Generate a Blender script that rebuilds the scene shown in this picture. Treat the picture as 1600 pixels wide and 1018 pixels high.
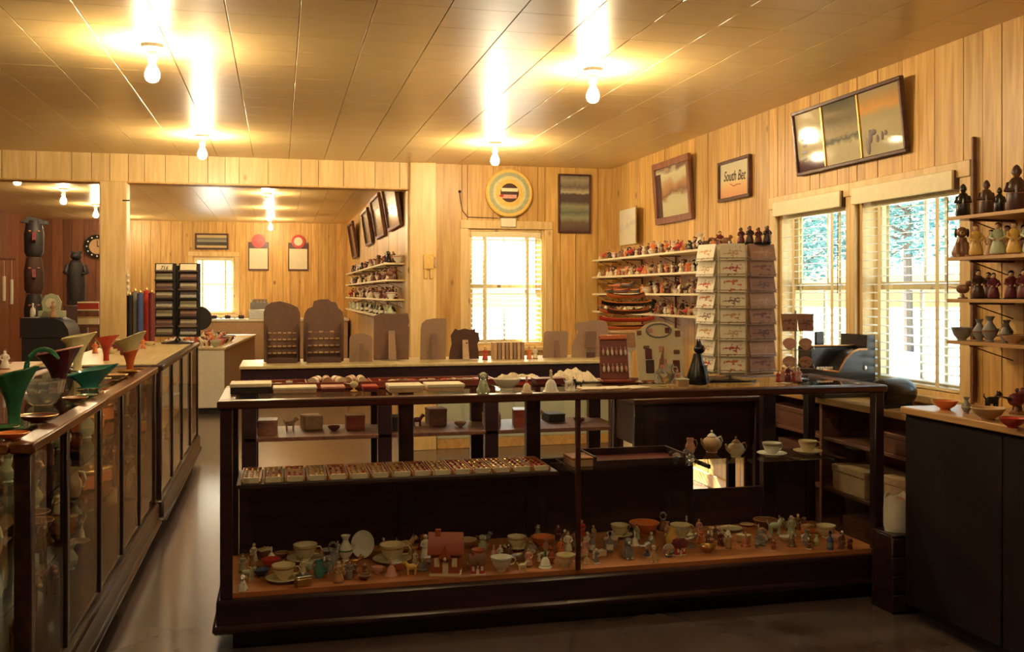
import bpy, math, random
from mathutils import Matrix, Vector
R = math.radians
PI = math.pi
random.seed(7)
scene = bpy.context.scene
for o in list(bpy.data.objects):
    bpy.data.objects.remove(o)
COL = scene.collection

# ------------------------------------------------------------------ camera, sky, sun, exposure
FPX, HORIZON, YAW, EYE = 1516.0, 458.0, R(13.5), 1.5
cam = bpy.data.cameras.new('camera')
cam.sensor_width = 36.0
cam.lens = FPX / 1600 * 36.0
cam.shift_y = (HORIZON - 509) / 1600
cam.clip_start = 0.05
cam_o = bpy.data.objects.new('camera', cam)
COL.objects.link(cam_o)
cam_o.location = (0, 0, EYE)
cam_o.rotation_euler = (R(90), 0, -YAW)
scene.camera = cam_o

world = bpy.data.worlds.new('sky')
scene.world = world
world.use_nodes = True
wn = world.node_tree
sky = wn.nodes.new('ShaderNodeTexSky')
sky.sky_type = 'NISHITA'
sky.sun_disc = False
sky.sun_elevation = R(35.6)
sky.sun_rotation = R(-18)
sky.air_density = 1.6
sky.dust_density = 2.5
wn.links.new(sky.outputs[0], wn.nodes['Background'].inputs[0])
SKY = 0.85
wn.nodes['Background'].inputs[1].default_value = SKY

sun = bpy.data.lights.new('sun', 'SUN')
sun.energy = 70.0
sun.angle = R(0.6)
sun.color = (1.0, 0.93, 0.8)
sun_o = bpy.data.objects.new('sun', sun)
COL.objects.link(sun_o)
sun_o.location = (-6, 20, 14)
sun_o.rotation_euler = Vector((0.90, -2.5, -1.9)).to_track_quat('-Z', 'Y').to_euler()

vs = scene.view_settings
vs.view_transform = 'Standard'
vs.look = 'None'
vs.gamma = 1.0
vs.use_curve_mapping = False
vs.exposure = -0.02
BULB = 940.0

# ------------------------------------------------------------------ geometry helpers
class MB:
    """collects shapes into one mesh"""
    def __init__(self):
        self.v, self.f, self.m = [], [], []
    def add(self, vs_, fs, mi=0, M=None):
        b = len(self.v)
        if M is not None:
            vs_ = [tuple(M @ Vector(p)) for p in vs_]
        self.v += [tuple(p) for p in vs_]
        self.f += [tuple(b + i for i in f) for f in fs]
        self.m += [mi] * len(fs)
        return self
    def box(self, x0, x1, y0, y1, z0, z1, mi=0, M=None):
        p = [(x0, y0, z0), (x1, y0, z0), (x1, y1, z0), (x0, y1, z0), (x0, y0, z1), (x1, y0, z1), (x1, y1, z1), (x0, y1, z1)]
        return self.add(p, [(0, 3, 2, 1), (4, 5, 6, 7), (0, 1, 5, 4), (1, 2, 6, 5), (2, 3, 7, 6), (3, 0, 4, 7)], mi, M)
    def bbox(self, x0, x1, y0, y1, z0, z1, b=.004, mi=0, M=None):
        """box with chamfered edges"""
        p = []
        for z, k in ((z0, b), (z0 + b, 0), (z1 - b, 0), (z1, b)):
            xa, xb, ya, yb = x0 + k, x1 - k, y0 + k, y1 - k
            c = 0 if k else b
            p += [(xa + c, ya, z), (xb - c, ya, z), (xb, ya + c, z), (xb, yb - c, z), (xb - c, yb, z), (xa + c, yb, z), (xa, yb - c, z), (xa, ya + c, z)]
        fs = [tuple(range(7, -1, -1)), tuple(range(24, 32))]
        for k in range(3):
            for i in range(8):
                j = (i + 1) % 8
                fs.append((k * 8 + i, k * 8 + j, k * 8 + 8 + j, k * 8 + 8 + i))
        return self.add(p, fs, mi, M)
    def lathe(self, prof, n=16, mi=0, c=(0, 0, 0), sx=1, sy=1, fn=None, M=None, caps=True):
        p = []
        for k, (r, z) in enumerate(prof):
            for i in range(n):
                a = 2 * PI * i / n
                rr, zz = (r, z) if fn is None else fn(k, a, r, z)
                p.append((c[0] + rr * math.cos(a) * sx, c[1] + rr * math.sin(a) * sy, c[2] + zz))
        fs = []
        for k in range(len(prof) - 1):
            for i in range(n):
                j = (i + 1) % n
                fs.append((k * n + i, k * n + j, k * n + n + j, k * n + n + i))
        if caps:
            fs.append(tuple(range(n - 1, -1, -1)))
            L = (len(prof) - 1) * n
            fs.append(tuple(range(L, L + n)))
        return self.add(p, fs, mi, M)
    def ball(self, c, r, mi=0, n=12, m=8, M=None):
        if not isinstance(r, tuple):
            r = (r, r, r)
        p, fs = [(c[0], c[1], c[2] - r[2])], []
        for k in range(1, m):
            t = -PI / 2 + PI * k / m
            for i in range(n):
                a = 2 * PI * i / n
                p.append((c[0] + r[0] * math.cos(t) * math.cos(a), c[1] + r[1] * math.cos(t) * math.sin(a), c[2] + r[2] * math.sin(t)))
        p.append((c[0], c[1], c[2] + r[2]))
        for i in range(n):
            fs.append((0, 1 + (i + 1) % n, 1 + i))
        for k in range(m - 2):
            for i in range(n):
                j = (i + 1) % n
                a = 1 + k * n
                fs.append((a + i, a + j, a + n + j, a + n + i))
        L, a = len(p) - 1, 1 + (m - 2) * n
        for i in range(n):
            fs.append((a + i, a + (i + 1) % n, L))
        return self.add(p, fs, mi, M)
    def tube(self, pts, r, n=8, mi=0, M=None, closed=False):
        pts = [Vector(q) for q in pts]
        K = len(pts)
        rs = r if isinstance(r, (list, tuple)) else [r] * K
        p = []
        for k in range(K):
            if closed:
                d = pts[(k + 1) % K] - pts[k - 1]
            else:
                d = pts[min(k + 1, K - 1)] - pts[max(k - 1, 0)]
            d.normalize()
            up = Vector((0, 0, 1)) if abs(d.z) < .9 else Vector((1, 0, 0))
            a = d.cross(up).normalized()
            b = d.cross(a).normalized()
            for i in range(n):
                t = 2 * PI * i / n
                p.append(pts[k] + (a * math.cos(t) + b * math.sin(t)) * rs[k])
        fs = []
        for k in range(K if closed else K - 1):
            for i in range(n):
                j = (i + 1) % n
                q = (k + 1) % K
                fs.append((k * n + j, k * n + i, q * n + i, q * n + j))
        if not closed:
            fs += [tuple(range(n)), tuple(range(K * n - 1, (K - 1) * n - 1, -1))]
        return self.add(p, fs, mi, M)
    def prism(self, poly, t0, t1, axis='y', mi=0, M=None):
        """outline in x/z pushed along y (axis y), or in y/z pushed along x, or x/y along z"""
        n = len(poly)
        def P(a, b, t):
            return {'y': (a, t, b), 'x': (t, a, b), 'z': (a, b, t)}[axis]
        p = [P(a, b, t0) for a, b in poly] + [P(a, b, t1) for a, b in poly]
        fs = [tuple(range(n)), tuple(range(2 * n - 1, n - 1, -1))]
        for i in range(n):
            j = (i + 1) % n
            fs.append((j, i, n + i, n + j))
        return self.add(p, fs, mi, M)
    def mesh(self, name, smooth=True, ang=38):
        me = bpy.data.meshes.new(name)
        me.from_pydata(self.v, [], self.f)
        me.polygons.foreach_set('material_index', self.m)
        me.update()
        import bmesh
        bm = bmesh.new(); bm.from_mesh(me)
        bmesh.ops.recalc_face_normals(bm, faces=bm.faces)
        bm.to_mesh(me); bm.free()
        if smooth:
            me.shade_smooth()
            me.set_sharp_from_angle(angle=R(ang))
        return me

def tag(o, label=None, cat=None, group=None, kind=None):
    if label: o['label'] = label
    if cat: o['category'] = cat
    if group: o['group'] = group
    if kind: o['kind'] = kind
    return o

def link(name, me, mats, parent=None, loc=(0, 0, 0), rz=0, scale=None):
    o = bpy.data.objects.new(name, me)
    COL.objects.link(o)
    if not isinstance(mats, (list, tuple)):
        mats = [mats]
    if len(me.materials) == 0:
        for m in mats:
            me.materials.append(m)
    else:
        for i, m in enumerate(mats):
            if me.materials[i] is not m:
                o.material_slots[i].link = 'OBJECT'
                o.material_slots[i].material = m
    o.location = loc
    o.rotation_euler = (0, 0, rz)
    if scale is not None:
        o.scale = scale if isinstance(scale, tuple) else (scale,) * 3
    o.parent = parent
    return o

def part(name, mb, mats, parent, loc=(0, 0, 0), rz=0, smooth=True):
    return link(name, mb.mesh(name, smooth) if isinstance(mb, MB) else mb, mats, parent, loc, rz)

def thing(name, label, cat, loc=(0, 0, 0), rz=0, group=None, kind=None):
    o = bpy.data.objects.new(name, None)
    COL.objects.link(o)
    o.empty_display_size = .1
    o.location = loc
    o.rotation_euler = (0, 0, rz)
    return tag(o, label, cat, group, kind)

def solo(name, mb, mats, label, cat, loc=(0, 0, 0), rz=0, group=None, kind=None, scale=None, smooth=True):
    me = mb.mesh(name, smooth) if isinstance(mb, MB) else mb
    return tag(link(name, me, mats, None, loc, rz, scale), label, cat, group, kind)

def sight(px, py):
    u, v = (px - 800) / FPX, (HORIZON - py) / FPX
    return Vector((math.sin(YAW) + u * math.cos(YAW), math.cos(YAW) - u * math.sin(YAW), v))
def on_z(px, py, z):
    """point of the photograph that lies on a level surface at height z"""
    r = sight(px, py)
    t = (z - EYE) / r.z
    return Vector((r.x * t, r.y * t, z))
def at_y(px, py, y):
    r = sight(px, py); t = y / r.y
    return Vector((r.x * t, y, EYE + r.z * t))
def at_x(px, py, x):
    r = sight(px, py); t = x / r.x
    return Vector((x, r.y * t, EYE + r.z * t))
def depth(p):
    return p[0] * math.sin(YAW) + p[1] * math.cos(YAW)

# ------------------------------------------------------------------ materials
def new_mat(name):
    m = bpy.data.materials.new(name)
    m.use_nodes = True
    return m, m.node_tree.nodes, m.node_tree.links, m.node_tree.nodes['Principled BSDF']

MATS = {}
def plain(name, col, rough=.5, metal=0, var=.12, scale=30, emit=0, trans=0, spec=.5, bump=0, coat=0):
    """colour with a little procedural mottling"""
    if name in MATS: return MATS[name]
    m, n, l, b = new_mat(name)
    tc = n.new('ShaderNodeTexCoord')
    nz = n.new('ShaderNodeTexNoise'); nz.inputs['Scale'].default_value = scale; nz.inputs['Detail'].default_value = 4
    l.new(tc.outputs['Object'], nz.inputs['Vector'])
    rp = n.new('ShaderNodeValToRGB')
    rp.color_ramp.elements[0].position = .3; rp.color_ramp.elements[1].position = .7
    rp.color_ramp.elements[0].color = (*[max(0, c * (1 - var)) for c in col], 1)
    rp.color_ramp.elements[1].color = (*[min(1, c * (1 + var)) for c in col], 1)
    l.new(nz.outputs['Fac'], rp.inputs[0])
    l.new(rp.outputs[0], b.inputs['Base Color'])
    b.inputs['Roughness'].default_value = rough
    b.inputs['Metallic'].default_value = metal
    b.inputs['Specular IOR Level'].default_value = spec
    b.inputs['Transmission Weight'].default_value = trans
    b.inputs['Coat Weight'].default_value = coat
    if emit:
        b.inputs['Emission Color'].default_value = (*col, 1); b.inputs['Emission Strength'].default_value = emit
    if bump:
        bp = n.new('ShaderNodeBump'); bp.inputs['Strength'].default_value = bump; bp.inputs['Distance'].default_value = .01
        l.new(nz.outputs['Fac'], bp.inputs['Height']); l.new(bp.outputs[0], b.inputs['Normal'])
    MATS[name] = m
    return m

def wood(name, dark, light, axis='z', rough=.45, knots=False, coat=0, stretch=14, scale=2.0, tint=.25, spec=.5):
    """board with grain along one axis; every board gets its own tone"""
    if name in MATS: return MATS[name]
    m, n, l, b = new_mat(name)
    geo = n.new('ShaderNodeNewGeometry'); oi = n.new('ShaderNodeObjectInfo')
    mp = n.new('ShaderNodeVectorMath'); mp.operation = 'MULTIPLY'
    s = [stretch * scale] * 3; s['xyz'.index(axis)] = scale
    mp.inputs[1].default_value = s
    ad = n.new('ShaderNodeVectorMath'); ad.operation = 'ADD'
    cx = n.new('ShaderNodeVectorMath'); cx.operation = 'SCALE'; cx.inputs[0].default_value = (37, 53, 71)
    l.new(oi.outputs['Random'], cx.inputs['Scale'])
    l.new(geo.outputs['Position'], mp.inputs[0]); l.new(mp.outputs[0], ad.inputs[0]); l.new(cx.outputs[0], ad.inputs[1])
    nz = n.new('ShaderNodeTexNoise'); nz.inputs['Scale'].default_value = 1; nz.inputs['Detail'].default_value = 5; nz.inputs['Distortion'].default_value = .6
    l.new(ad.outputs[0], nz.inputs['Vector'])
    rp = n.new('ShaderNodeValToRGB')
    rp.color_ramp.elements[0].position = .3; rp.color_ramp.elements[0].color = (*dark, 1)
    rp.color_ramp.elements[1].position = .68; rp.color_ramp.elements[1].color = (*light, 1)
    l.new(nz.outputs['Fac'], rp.inputs[0])
    hs = n.new('ShaderNodeHueSaturation')
    mr = n.new('ShaderNodeMapRange'); mr.inputs['To Min'].default_value = 1 - tint; mr.inputs['To Max'].default_value = 1 + tint * .5
    l.new(oi.outputs['Random'], mr.inputs['Value']); l.new(mr.outputs[0], hs.inputs['Value'])
    l.new(rp.outputs[0], hs.inputs['Color'])
    out = hs.outputs[0]
    if knots:
        vo = n.new('ShaderNodeTexVoronoi'); vo.inputs['Scale'].default_value = 1.0
        kp = n.new('ShaderNodeVectorMath'); kp.operation = 'MULTIPLY'; k = [4.2] * 3; k['xyz'.index(axis)] = 2.4
        kp.inputs[1].default_value = k
        ka = n.new('ShaderNodeVectorMath'); ka.operation = 'ADD'
        l.new(geo.outputs['Position'], kp.inputs[0]); l.new(kp.outputs[0], ka.inputs[0]); l.new(cx.outputs[0], ka.inputs[1])
        l.new(ka.outputs[0], vo.inputs['Vector'])
        kr = n.new('ShaderNodeMapRange'); kr.inputs['From Min'].default_value = .05; kr.inputs['From Max'].default_value = .11
        kr.inputs['To Min'].default_value = .8; kr.inputs['To Max'].default_value = 0
        l.new(vo.outputs['Distance'], kr.inputs['Value'])
        mx = n.new('ShaderNodeMix'); mx.data_type = 'RGBA'
        l.new(kr.outputs[0], mx.inputs['Factor']); l.new(out, mx.inputs['A']); mx.inputs['B'].default_value = (.13, .045, .015, 1)
        out = mx.outputs['Result']
    l.new(out, b.inputs['Base Color'])
    b.inputs['Roughness'].default_value = rough
    b.inputs['Coat Weight'].default_value = coat
    b.inputs['Specular IOR Level'].default_value = spec
    bp = n.new('ShaderNodeBump'); bp.inputs['Strength'].default_value = .08; bp.inputs['Distance'].default_value = .01
    l.new(nz.outputs['Fac'], bp.inputs['Height']); l.new(bp.outputs[0], b.inputs['Normal'])
    MATS[name] = m
    return m

def glass(name, tint=(1, 1, 1), ior=1.45, rough=0.0):
    if name in MATS: return MATS[name]
    m, n, l, b = new_mat(name)
    n.remove(b)
    tr = n.new('ShaderNodeBsdfTransparent'); tr.inputs[0].default_value = (*tint, 1)
    gl = n.new('ShaderNodeBsdfGlossy'); gl.inputs['Roughness'].default_value = rough
    fr = n.new('ShaderNodeFresnel'); fr.inputs['IOR'].default_value = ior
    mx = n.new('ShaderNodeMixShader')
    # reflect on the outer face of a pane only, a thin sheet has no total reflection inside
    ge = n.new('ShaderNodeNewGeometry'); iv = n.new('ShaderNodeMath'); iv.operation = 'SUBTRACT'; iv.inputs[0].default_value = 1
    l.new(ge.outputs['Backfacing'], iv.inputs[1])
    mu = n.new('ShaderNodeMath'); mu.operation = 'MULTIPLY'
    l.new(fr.outputs[0], mu.inputs[0]); l.new(iv.outputs[0], mu.inputs[1])
    l.new(mu.outputs[0], mx.inputs[0]); l.new(tr.outputs[0], mx.inputs[1]); l.new(gl.outputs[0], mx.inputs[2])
    l.new(mx.outputs[0], n['Material Output'].inputs['Surface'])
    MATS[name] = m
    return m

PINE = wood('knotty_pine', (.52, .275, .065), (.77, .49, .15), 'z', .42, True, tint=.18)
PINE_H = wood('pine_trim', (.55, .30, .09), (.72, .45, .16), 'y', .42, tint=.15)
PINE_PALE = wood('pale_pine_paint', (.66, .44, .17), (.82, .60, .27), 'z', .4, True, tint=.1)
PINE_DIM = wood('dim_reddish_pine', (.15, .048, .02), (.25, .09, .036), 'z', .5, True, tint=.3)  # darker pine, the weak light at the far left is in its colour
PINE_CORE = plain('wall_core', (.16, .075, .025), .8)
CASEWOOD = wood('dark_case_wood', (.013, .006, .010), (.034, .014, .020), 'x', .3, tint=.15)
CASEWOOD_Y = wood('dark_case_wood_long', (.012, .006, .006), (.04, .018, .014), 'y', .3, tint=.15)
CASE_RIM = wood('mahogany_rim', (.032, .010, .010), (.085, .027, .020), 'x', .28, tint=.1)
CASE_RIM_Y = wood('amber_rim', (.09, .03, .012), (.22, .085, .03), 'y', .25, tint=.1)
CASE_IN = wood('plum_brown_panel', (.022, .009, .012), (.05, .022, .024), 'x', .5, tint=.1)
DECK = wood('orange_deck', (.34, .11, .035), (.52, .20, .065), 'x', .5, tint=.1, scale=3)
TAN = wood('tan_counter_top', (.42, .22, .075), (.60, .36, .14), 'y', .35, tint=.1)
BROWN = wood('brown_board', (.12, .045, .03), (.22, .09, .05), 'y', .5, tint=.2)
BLACKWOOD = wood('black_brown_panel', (.005, .003, .004), (.011, .006, .008), 'z', .6, tint=.2, spec=.2)
CREAMWOOD = wood('cream_counter_top', (.52, .40, .18), (.68, .55, .28), 'y', .35, tint=.1)
GLASS = glass('clear_pane', (.985, .995, .985))
GLASSTOP = glass('greenish_plate_glass', (.955, .985, .97))
CARD = plain('grey_brown_cardboard', (.30, .19, .115), .85, var=.08, scale=60)
CARD_D = plain('dark_cardboard', (.17, .095, .065), .85, var=.1)
CARD_X = plain('black_brown_cardboard', (.07, .03, .022), .8)
CARD_L = plain('pale_cardboard', (.50, .33, .19), .85)
WHITE = plain('white_paint', (.80, .76, .62), .45, var=.05)
SHELFW = plain('cream_shelf_paint', (.80, .70, .42), .4, var=.05)
PAPER = plain('cream_paper', (.78, .70, .48), .7, var=.05)
BLACK = plain('black_gloss', (.010, .009, .010), .25)
BLACKM = plain('black_matt', (.012, .010, .012), .6)
STEEL = plain('steel_wire', (.5, .48, .44), .35, 1)
BRASS = plain('brass', (.62, .36, .12), .3, 1)
COPPER = plain('copper_trim', (.65, .33, .14), .3, 1)
C = {}
for nm, col, rg in (('white', (.80, .78, .66), .2), ('cream', (.74, .64, .40), .25), ('brown', (.20, .085, .04), .35), ('dark brown', (.06, .025, .018), .35),
                    ('red', (.50, .045, .035), .3), ('orange', (.72, .20, .05), .35), ('black', (.012, .011, .012), .25), ('green', (.06, .17, .07), .3),
                    ('pale green', (.46, .52, .34), .3), ('teal', (.05, .22, .19), .25), ('blue', (.05, .08, .22), .3), ('pink', (.66, .33, .25), .35),
                    ('grey', (.22, .21, .20), .35), ('yellow', (.74, .47, .12), .35), ('tan', (.50, .31, .15), .45), ('maroon', (.14, .025, .03), .35),
                    ('rust', (.36, .075, .03), .4), ('silver', (.55, .54, .50), .3), ('skin', (.62, .38, .22), .5), ('gold', (.7, .45, .15), .3)):
    C[nm] = plain('glazed_' + nm.replace(' ', '_'), col, rg, 1 if nm in ('silver', 'gold') else 0, .15, 60)

def picture_mat(name, stops, axis='z', lo=0, hi=1, noise=.25, nscale=9, rough=.18):
    """flat printed picture: colour bands along its height, broken by noise"""
    m, n, l, b = new_mat(name)
    tc = n.new('ShaderNodeTexCoord'); sp = n.new('ShaderNodeSeparateXYZ')
    l.new(tc.outputs['Generated'], sp.inputs[0])
    nz = n.new('ShaderNodeTexNoise'); nz.inputs['Scale'].default_value = nscale; nz.inputs['Detail'].default_value = 5
    l.new(tc.outputs['Generated'], nz.inputs['Vector'])
    ma = n.new('ShaderNodeMath'); ma.operation = 'MULTIPLY_ADD'; ma.inputs[1].default_value = noise
    sb = n.new('ShaderNodeMath'); sb.operation = 'SUBTRACT'; sb.inputs[1].default_value = .5
    l.new(nz.outputs['Fac'], sb.inputs[0]); l.new(sb.outputs[0], ma.inputs[0])
    l.new(sp.outputs['XYZ'.index(axis.upper())], ma.inputs[2])
    rp = n.new('ShaderNodeValToRGB')
    while len(rp.color_ramp.elements) < len(stops):
        rp.color_ramp.elements.new(.5)
    for e, (p, c) in zip(rp.color_ramp.elements, stops):
        e.position = p; e.color = (*c, 1)
    l.new(ma.outputs[0], rp.inputs[0]); l.new(rp.outputs[0], b.inputs['Base Color'])
    b.inputs['Roughness'].default_value = rough
    return m

# floor: dark polished linoleum
fm, n, l, b = new_mat('polished_brown_floor')
tc = n.new('ShaderNodeNewGeometry')
nz = n.new('ShaderNodeTexNoise'); nz.inputs['Scale'].default_value = 3; nz.inputs['Detail'].default_value = 8
l.new(tc.outputs['Position'], nz.inputs['Vector'])
rp = n.new('ShaderNodeValToRGB')
rp.color_ramp.elements[0].color = (.085, .060, .060, 1); rp.color_ramp.elements[1].color = (.13, .102, .095, 1)
l.new(nz.outputs['Fac'], rp.inputs[0]); l.new(rp.outputs[0], b.inputs['Base Color'])
b.inputs['Roughness'].default_value = .2
b.inputs['Specular IOR Level'].default_value = .8
FLOOR = fm
# ceiling board: cream semi-gloss paint
CEIL = plain('cream_ceiling_gloss', (.70, .50, .22), .30, var=.04, scale=6, spec=.6)
CEILCORE = plain('ceiling_seam', (.34, .20, .075), .8)

# ------------------------------------------------------------------ the room shell
XR, XL, YB, YF, YN, HC = 3.27, -4.07, 9.28, 17.7, -1.6, 2.75
YB2 = 9.43            # far side of the dividing wall
XJ = 1.218            # right jamb of the wide opening

CUBE = MB().box(-.5, .5, -.5, .5, -.5, .5).mesh('board', False)

def boards(parent, axis, face, a0, a1, z0, z1, holes, mat, out, wlo=.13, whi=.24, t=.014, gap=.005):
    """vertical boards on a wall; every board (or piece of it above and below a hole) is a part"""
    rnd = random.Random(int(abs(face * 100 + a0 * 10)))
    a = a0
    cuts = sorted(set([h[0] for h in holes] + [h[1] for h in holes]))
    while a < a1 - .01:
        w = rnd.uniform(wlo, whi)
        e = min(a + w, a1)
        for c in cuts:
            if a + .02 < c < e + .03:
                e = c; break
        if a1 - e < .05: e = a1
        zs = [(z0, z1)]
        mid = (a + e) / 2
        for h in holes:
            if h[0] <= mid <= h[1]:
                zs = [q for q in ((z0, h[2]), (h[3], z1)) if q[1] - q[0] > .02]
        for (p, q) in zs:
            o = bpy.data.objects.new('board', CUBE); COL.objects.link(o)
            if not CUBE.materials: CUBE.materials.append(mat)
            o.material_slots[0].link = 'OBJECT'; o.material_slots[0].material = mat
            dt = t * rnd.uniform(.9, 1.15)
            if axis == 'x':     # wall of constant x, boards spread along y
                o.location = (face + out * dt / 2, mid, (p + q) / 2); o.scale = (dt, e - a - gap, q - p)
            else:
                o.location = (mid, face + out * dt / 2, (p + q) / 2); o.scale = (e - a - gap, dt, q - p)
            o.parent = parent
        a = e

def wall_core(name, axis, f0, f1, a0, a1, z0, z1, holes, label):
    """solid wall slab with rectangular holes"""
    mb = MB()
    def bx(a, b, p, q):
        if b - a < .001 or q - p < .001: return
        if axis == 'x': mb.box(f0, f1, a, b, p, q)
        else: mb.box(a, b, f0, f1, p, q)
    a = a0
    for h in sorted(holes):
        bx(a, h[0], z0, z1); bx(h[0], h[1], z0, h[2]); bx(h[0], h[1], h[3], z1); a = h[1]
    bx(a, a1, z0, z1)
    return solo(name, mb, PINE_CORE, label, 'wall', kind='structure', smooth=False)

solo('floor', MB().box(XL - .2, XR + .2, YN - .2, YB2, -.12, 0).box(XL - .2, XJ + .2, YB2, YF + .2, -.12, 0), FLOOR, 'dark polished brown linoleum floor of the shop', 'floor', kind='structure', smooth=False)
ceiling = solo('ceiling', MB().box(XL - .2, XR + .2, YN - .2, YB2, HC + .012, HC + .2).box(XL - .2, XJ + .2, YB2, YF + .2, HC + .012, HC + .2), CEILCORE, 'cream glossy tiled ceiling with bare bulbs', 'ceiling', kind='structure', smooth=False)

WIN_R = [(4.10, 5.00, .97, 2.07), (5.08, 5.92, .97, 2.07)]
WIN_B = [(1.78, 2.56, .97, 2.135)]
WIN_F = [(-1.46, -.75, 1.12, 2.15)]
w = wall_core('wall_right', 'x', XR, XR + .16, YN, YB + .15, 0, HC, WIN_R, 'knotty pine wall with two windows side by side')
boards(w, 'x', XR, 1.2, YB, 0, HC, WIN_R, PINE, -1, .10, .25)
boards(w, 'x', XR, YN, 1.2, 0, HC, [], PINE, -1, .25, .3)
w = wall_core('wall_back', 'y', YB, YB2, XJ, XR, 0, HC, WIN_B, 'pine boarded wall with one blinded window and round sign')
boards(w, 'y', YB, XJ + .25, XR, 0, HC, WIN_B, PINE, -1, .14, .26)
w = wall_core('wall_header', 'y', YB, YB2, XL, XJ, 2.505, HC, [], 'pine boarded header above the wide opening to the second room')
boards(w, 'y', YB, XL, XJ, 2.505, HC, [], PINE_PALE, -1, .12, .3)
boards(w, 'y', YB2, XL, XJ, 2.505, HC, [], PINE_PALE, 1, .3, .4)
w = wall_core('wall_far', 'y', YF, YF + .16, XL, XJ, 0, HC, WIN_F, 'pine boarded end wall of the second room')
boards(w, 'y', YF, -2.6, XJ, 0, HC, WIN_F, PINE, -1, .12, .2)
boards(w, 'y', YF, XL, -2.6, 0, HC, [], PINE_DIM, -1, .12, .2)  # less lit end of the same wall, done by board colour
w = wall_core('wall_far_right', 'x', XJ, XJ + .16, YB2, YF, 0, HC, [], 'pine boarded side wall of the second room behind the shelves')
boards(w, 'x', XJ, YB2, YF, 0, HC, [], PINE, -1, .15, .28)
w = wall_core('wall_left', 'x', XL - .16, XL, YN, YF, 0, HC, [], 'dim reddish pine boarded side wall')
boards(w, 'x', XL, 9.3, YF, 0, HC, [], PINE_DIM, 1, .16, .26)
boards(w, 'x', XL, YN, 9.3, 0, HC, [], PINE_DIM, 1, .3, .4)
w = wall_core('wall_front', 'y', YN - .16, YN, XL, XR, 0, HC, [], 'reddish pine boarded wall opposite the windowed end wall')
boards(w, 'y', YN, XL, XR, 0, HC, [], PINE_DIM, 1, .3, .4)

# boxed pilaster, casing strips, the post in the opening
solo('trim_1', MB().bbox(XJ - .004, XJ + .25, YB - .07, YB, 0, HC, .006), PINE_PALE, 'pale boxed pine pilaster at the end of the dividing wall', 'trim', kind='structure')
solo('trim_2', MB().bbox(-1.555, -1.328, YB - .03, YB2 + .03, 0, 2.505, .008), PINE_PALE, 'square pale pine post standing in the wide opening', 'post', kind='structure')
solo('trim_3', MB().bbox(XJ - .02, XJ, YB - .005, YB2 + .02, 0, 2.505, .004), PINE_PALE, 'pale jamb lining at the side of the wide opening', 'trim', kind='structure')
solo('trim_4', MB().bbox(XL, XJ, YB - .02, YB2 + .02, 2.49, 2.505, .004), PINE_H, 'thin pine lining under the header', 'trim', kind='structure')
solo('baseboard_right', MB().bbox(XR - .03, XR - .016, 5.9, YB - .02, 0, .1, .004), PINE_H, 'pine baseboard along the windowed side wall', 'baseboard', kind='structure')
solo('baseboard_back', MB().bbox(XJ + .26, XR - .035, YB - .03, YB - .017, 0, .1, .004), PINE_H, 'pine baseboard under the blinded window', 'baseboard', kind='structure')

PALEG = plain('pale_green_wainscot', (.46, .50, .38), .35, var=.06, scale=5)
wsc = solo('trim_5', MB().bbox(XJ + .26, XR - .035, YB - .034, YB - .031, .1, .62, .001), PALEG, 'pale green painted wainscot under the end window', 'wainscot', kind='structure')
for k in range(7):
    part('panel', MB().bbox(XJ + .27 + k * .25, XJ + .50 + k * .25, YB - .042, YB - .034, .14, .58, .003), PALEG, wsc)

# ceiling tiles: the nearest ones in view are single parts, the rest one part
TS = .318
tile_me = MB().bbox(-TS / 2 + .002, TS / 2 - .002, -TS / 2 + .0005, TS / 2 - .0005, 0, .012, .0015).mesh('ceiling_tile')
cells = []
nx, ny = int((XR - XL) / TS) + 1, int((YB - YN) / TS) + 1
for i in range(nx):
    for j in range(ny):
        x, y = XR - TS / 2 - i * TS, YB - TS / 2 - j * TS
        if x - TS / 2 < XL or y < YN: continue
        d = x * math.sin(YAW) + y * math.cos(YAW)
        vis = d > 3.9 and abs((x * math.cos(YAW) - y * math.sin(YAW)) / d * FPX) < 830
        cells.append((0 if vis else 1, d, x, y))
cells.sort()
rest = MB()
for k, (nv, d, x, y) in enumerate(cells):
    if k < 290 and nv == 0:
        link('ceiling_tile', tile_me, CEIL, ceiling, (x, y, HC))
    else:
        rest.box(x - TS / 2 + .002, x + TS / 2 - .002, y - TS / 2 + .002, y + TS / 2 - .002, HC, HC + .012)
y = YB2 + .03 + TS / 2
while y < YF:
    x = XJ - TS / 2
    while x > XL:
        rest.box(x - TS / 2 + .002, x + TS / 2 - .002, y - TS / 2 + .002, y + TS / 2 - .002, HC, HC + .012)
        x -= TS
    y += TS
tag(part('ceiling_tiles', rest, CEIL, ceiling, smooth=False), kind='stuff')

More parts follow.
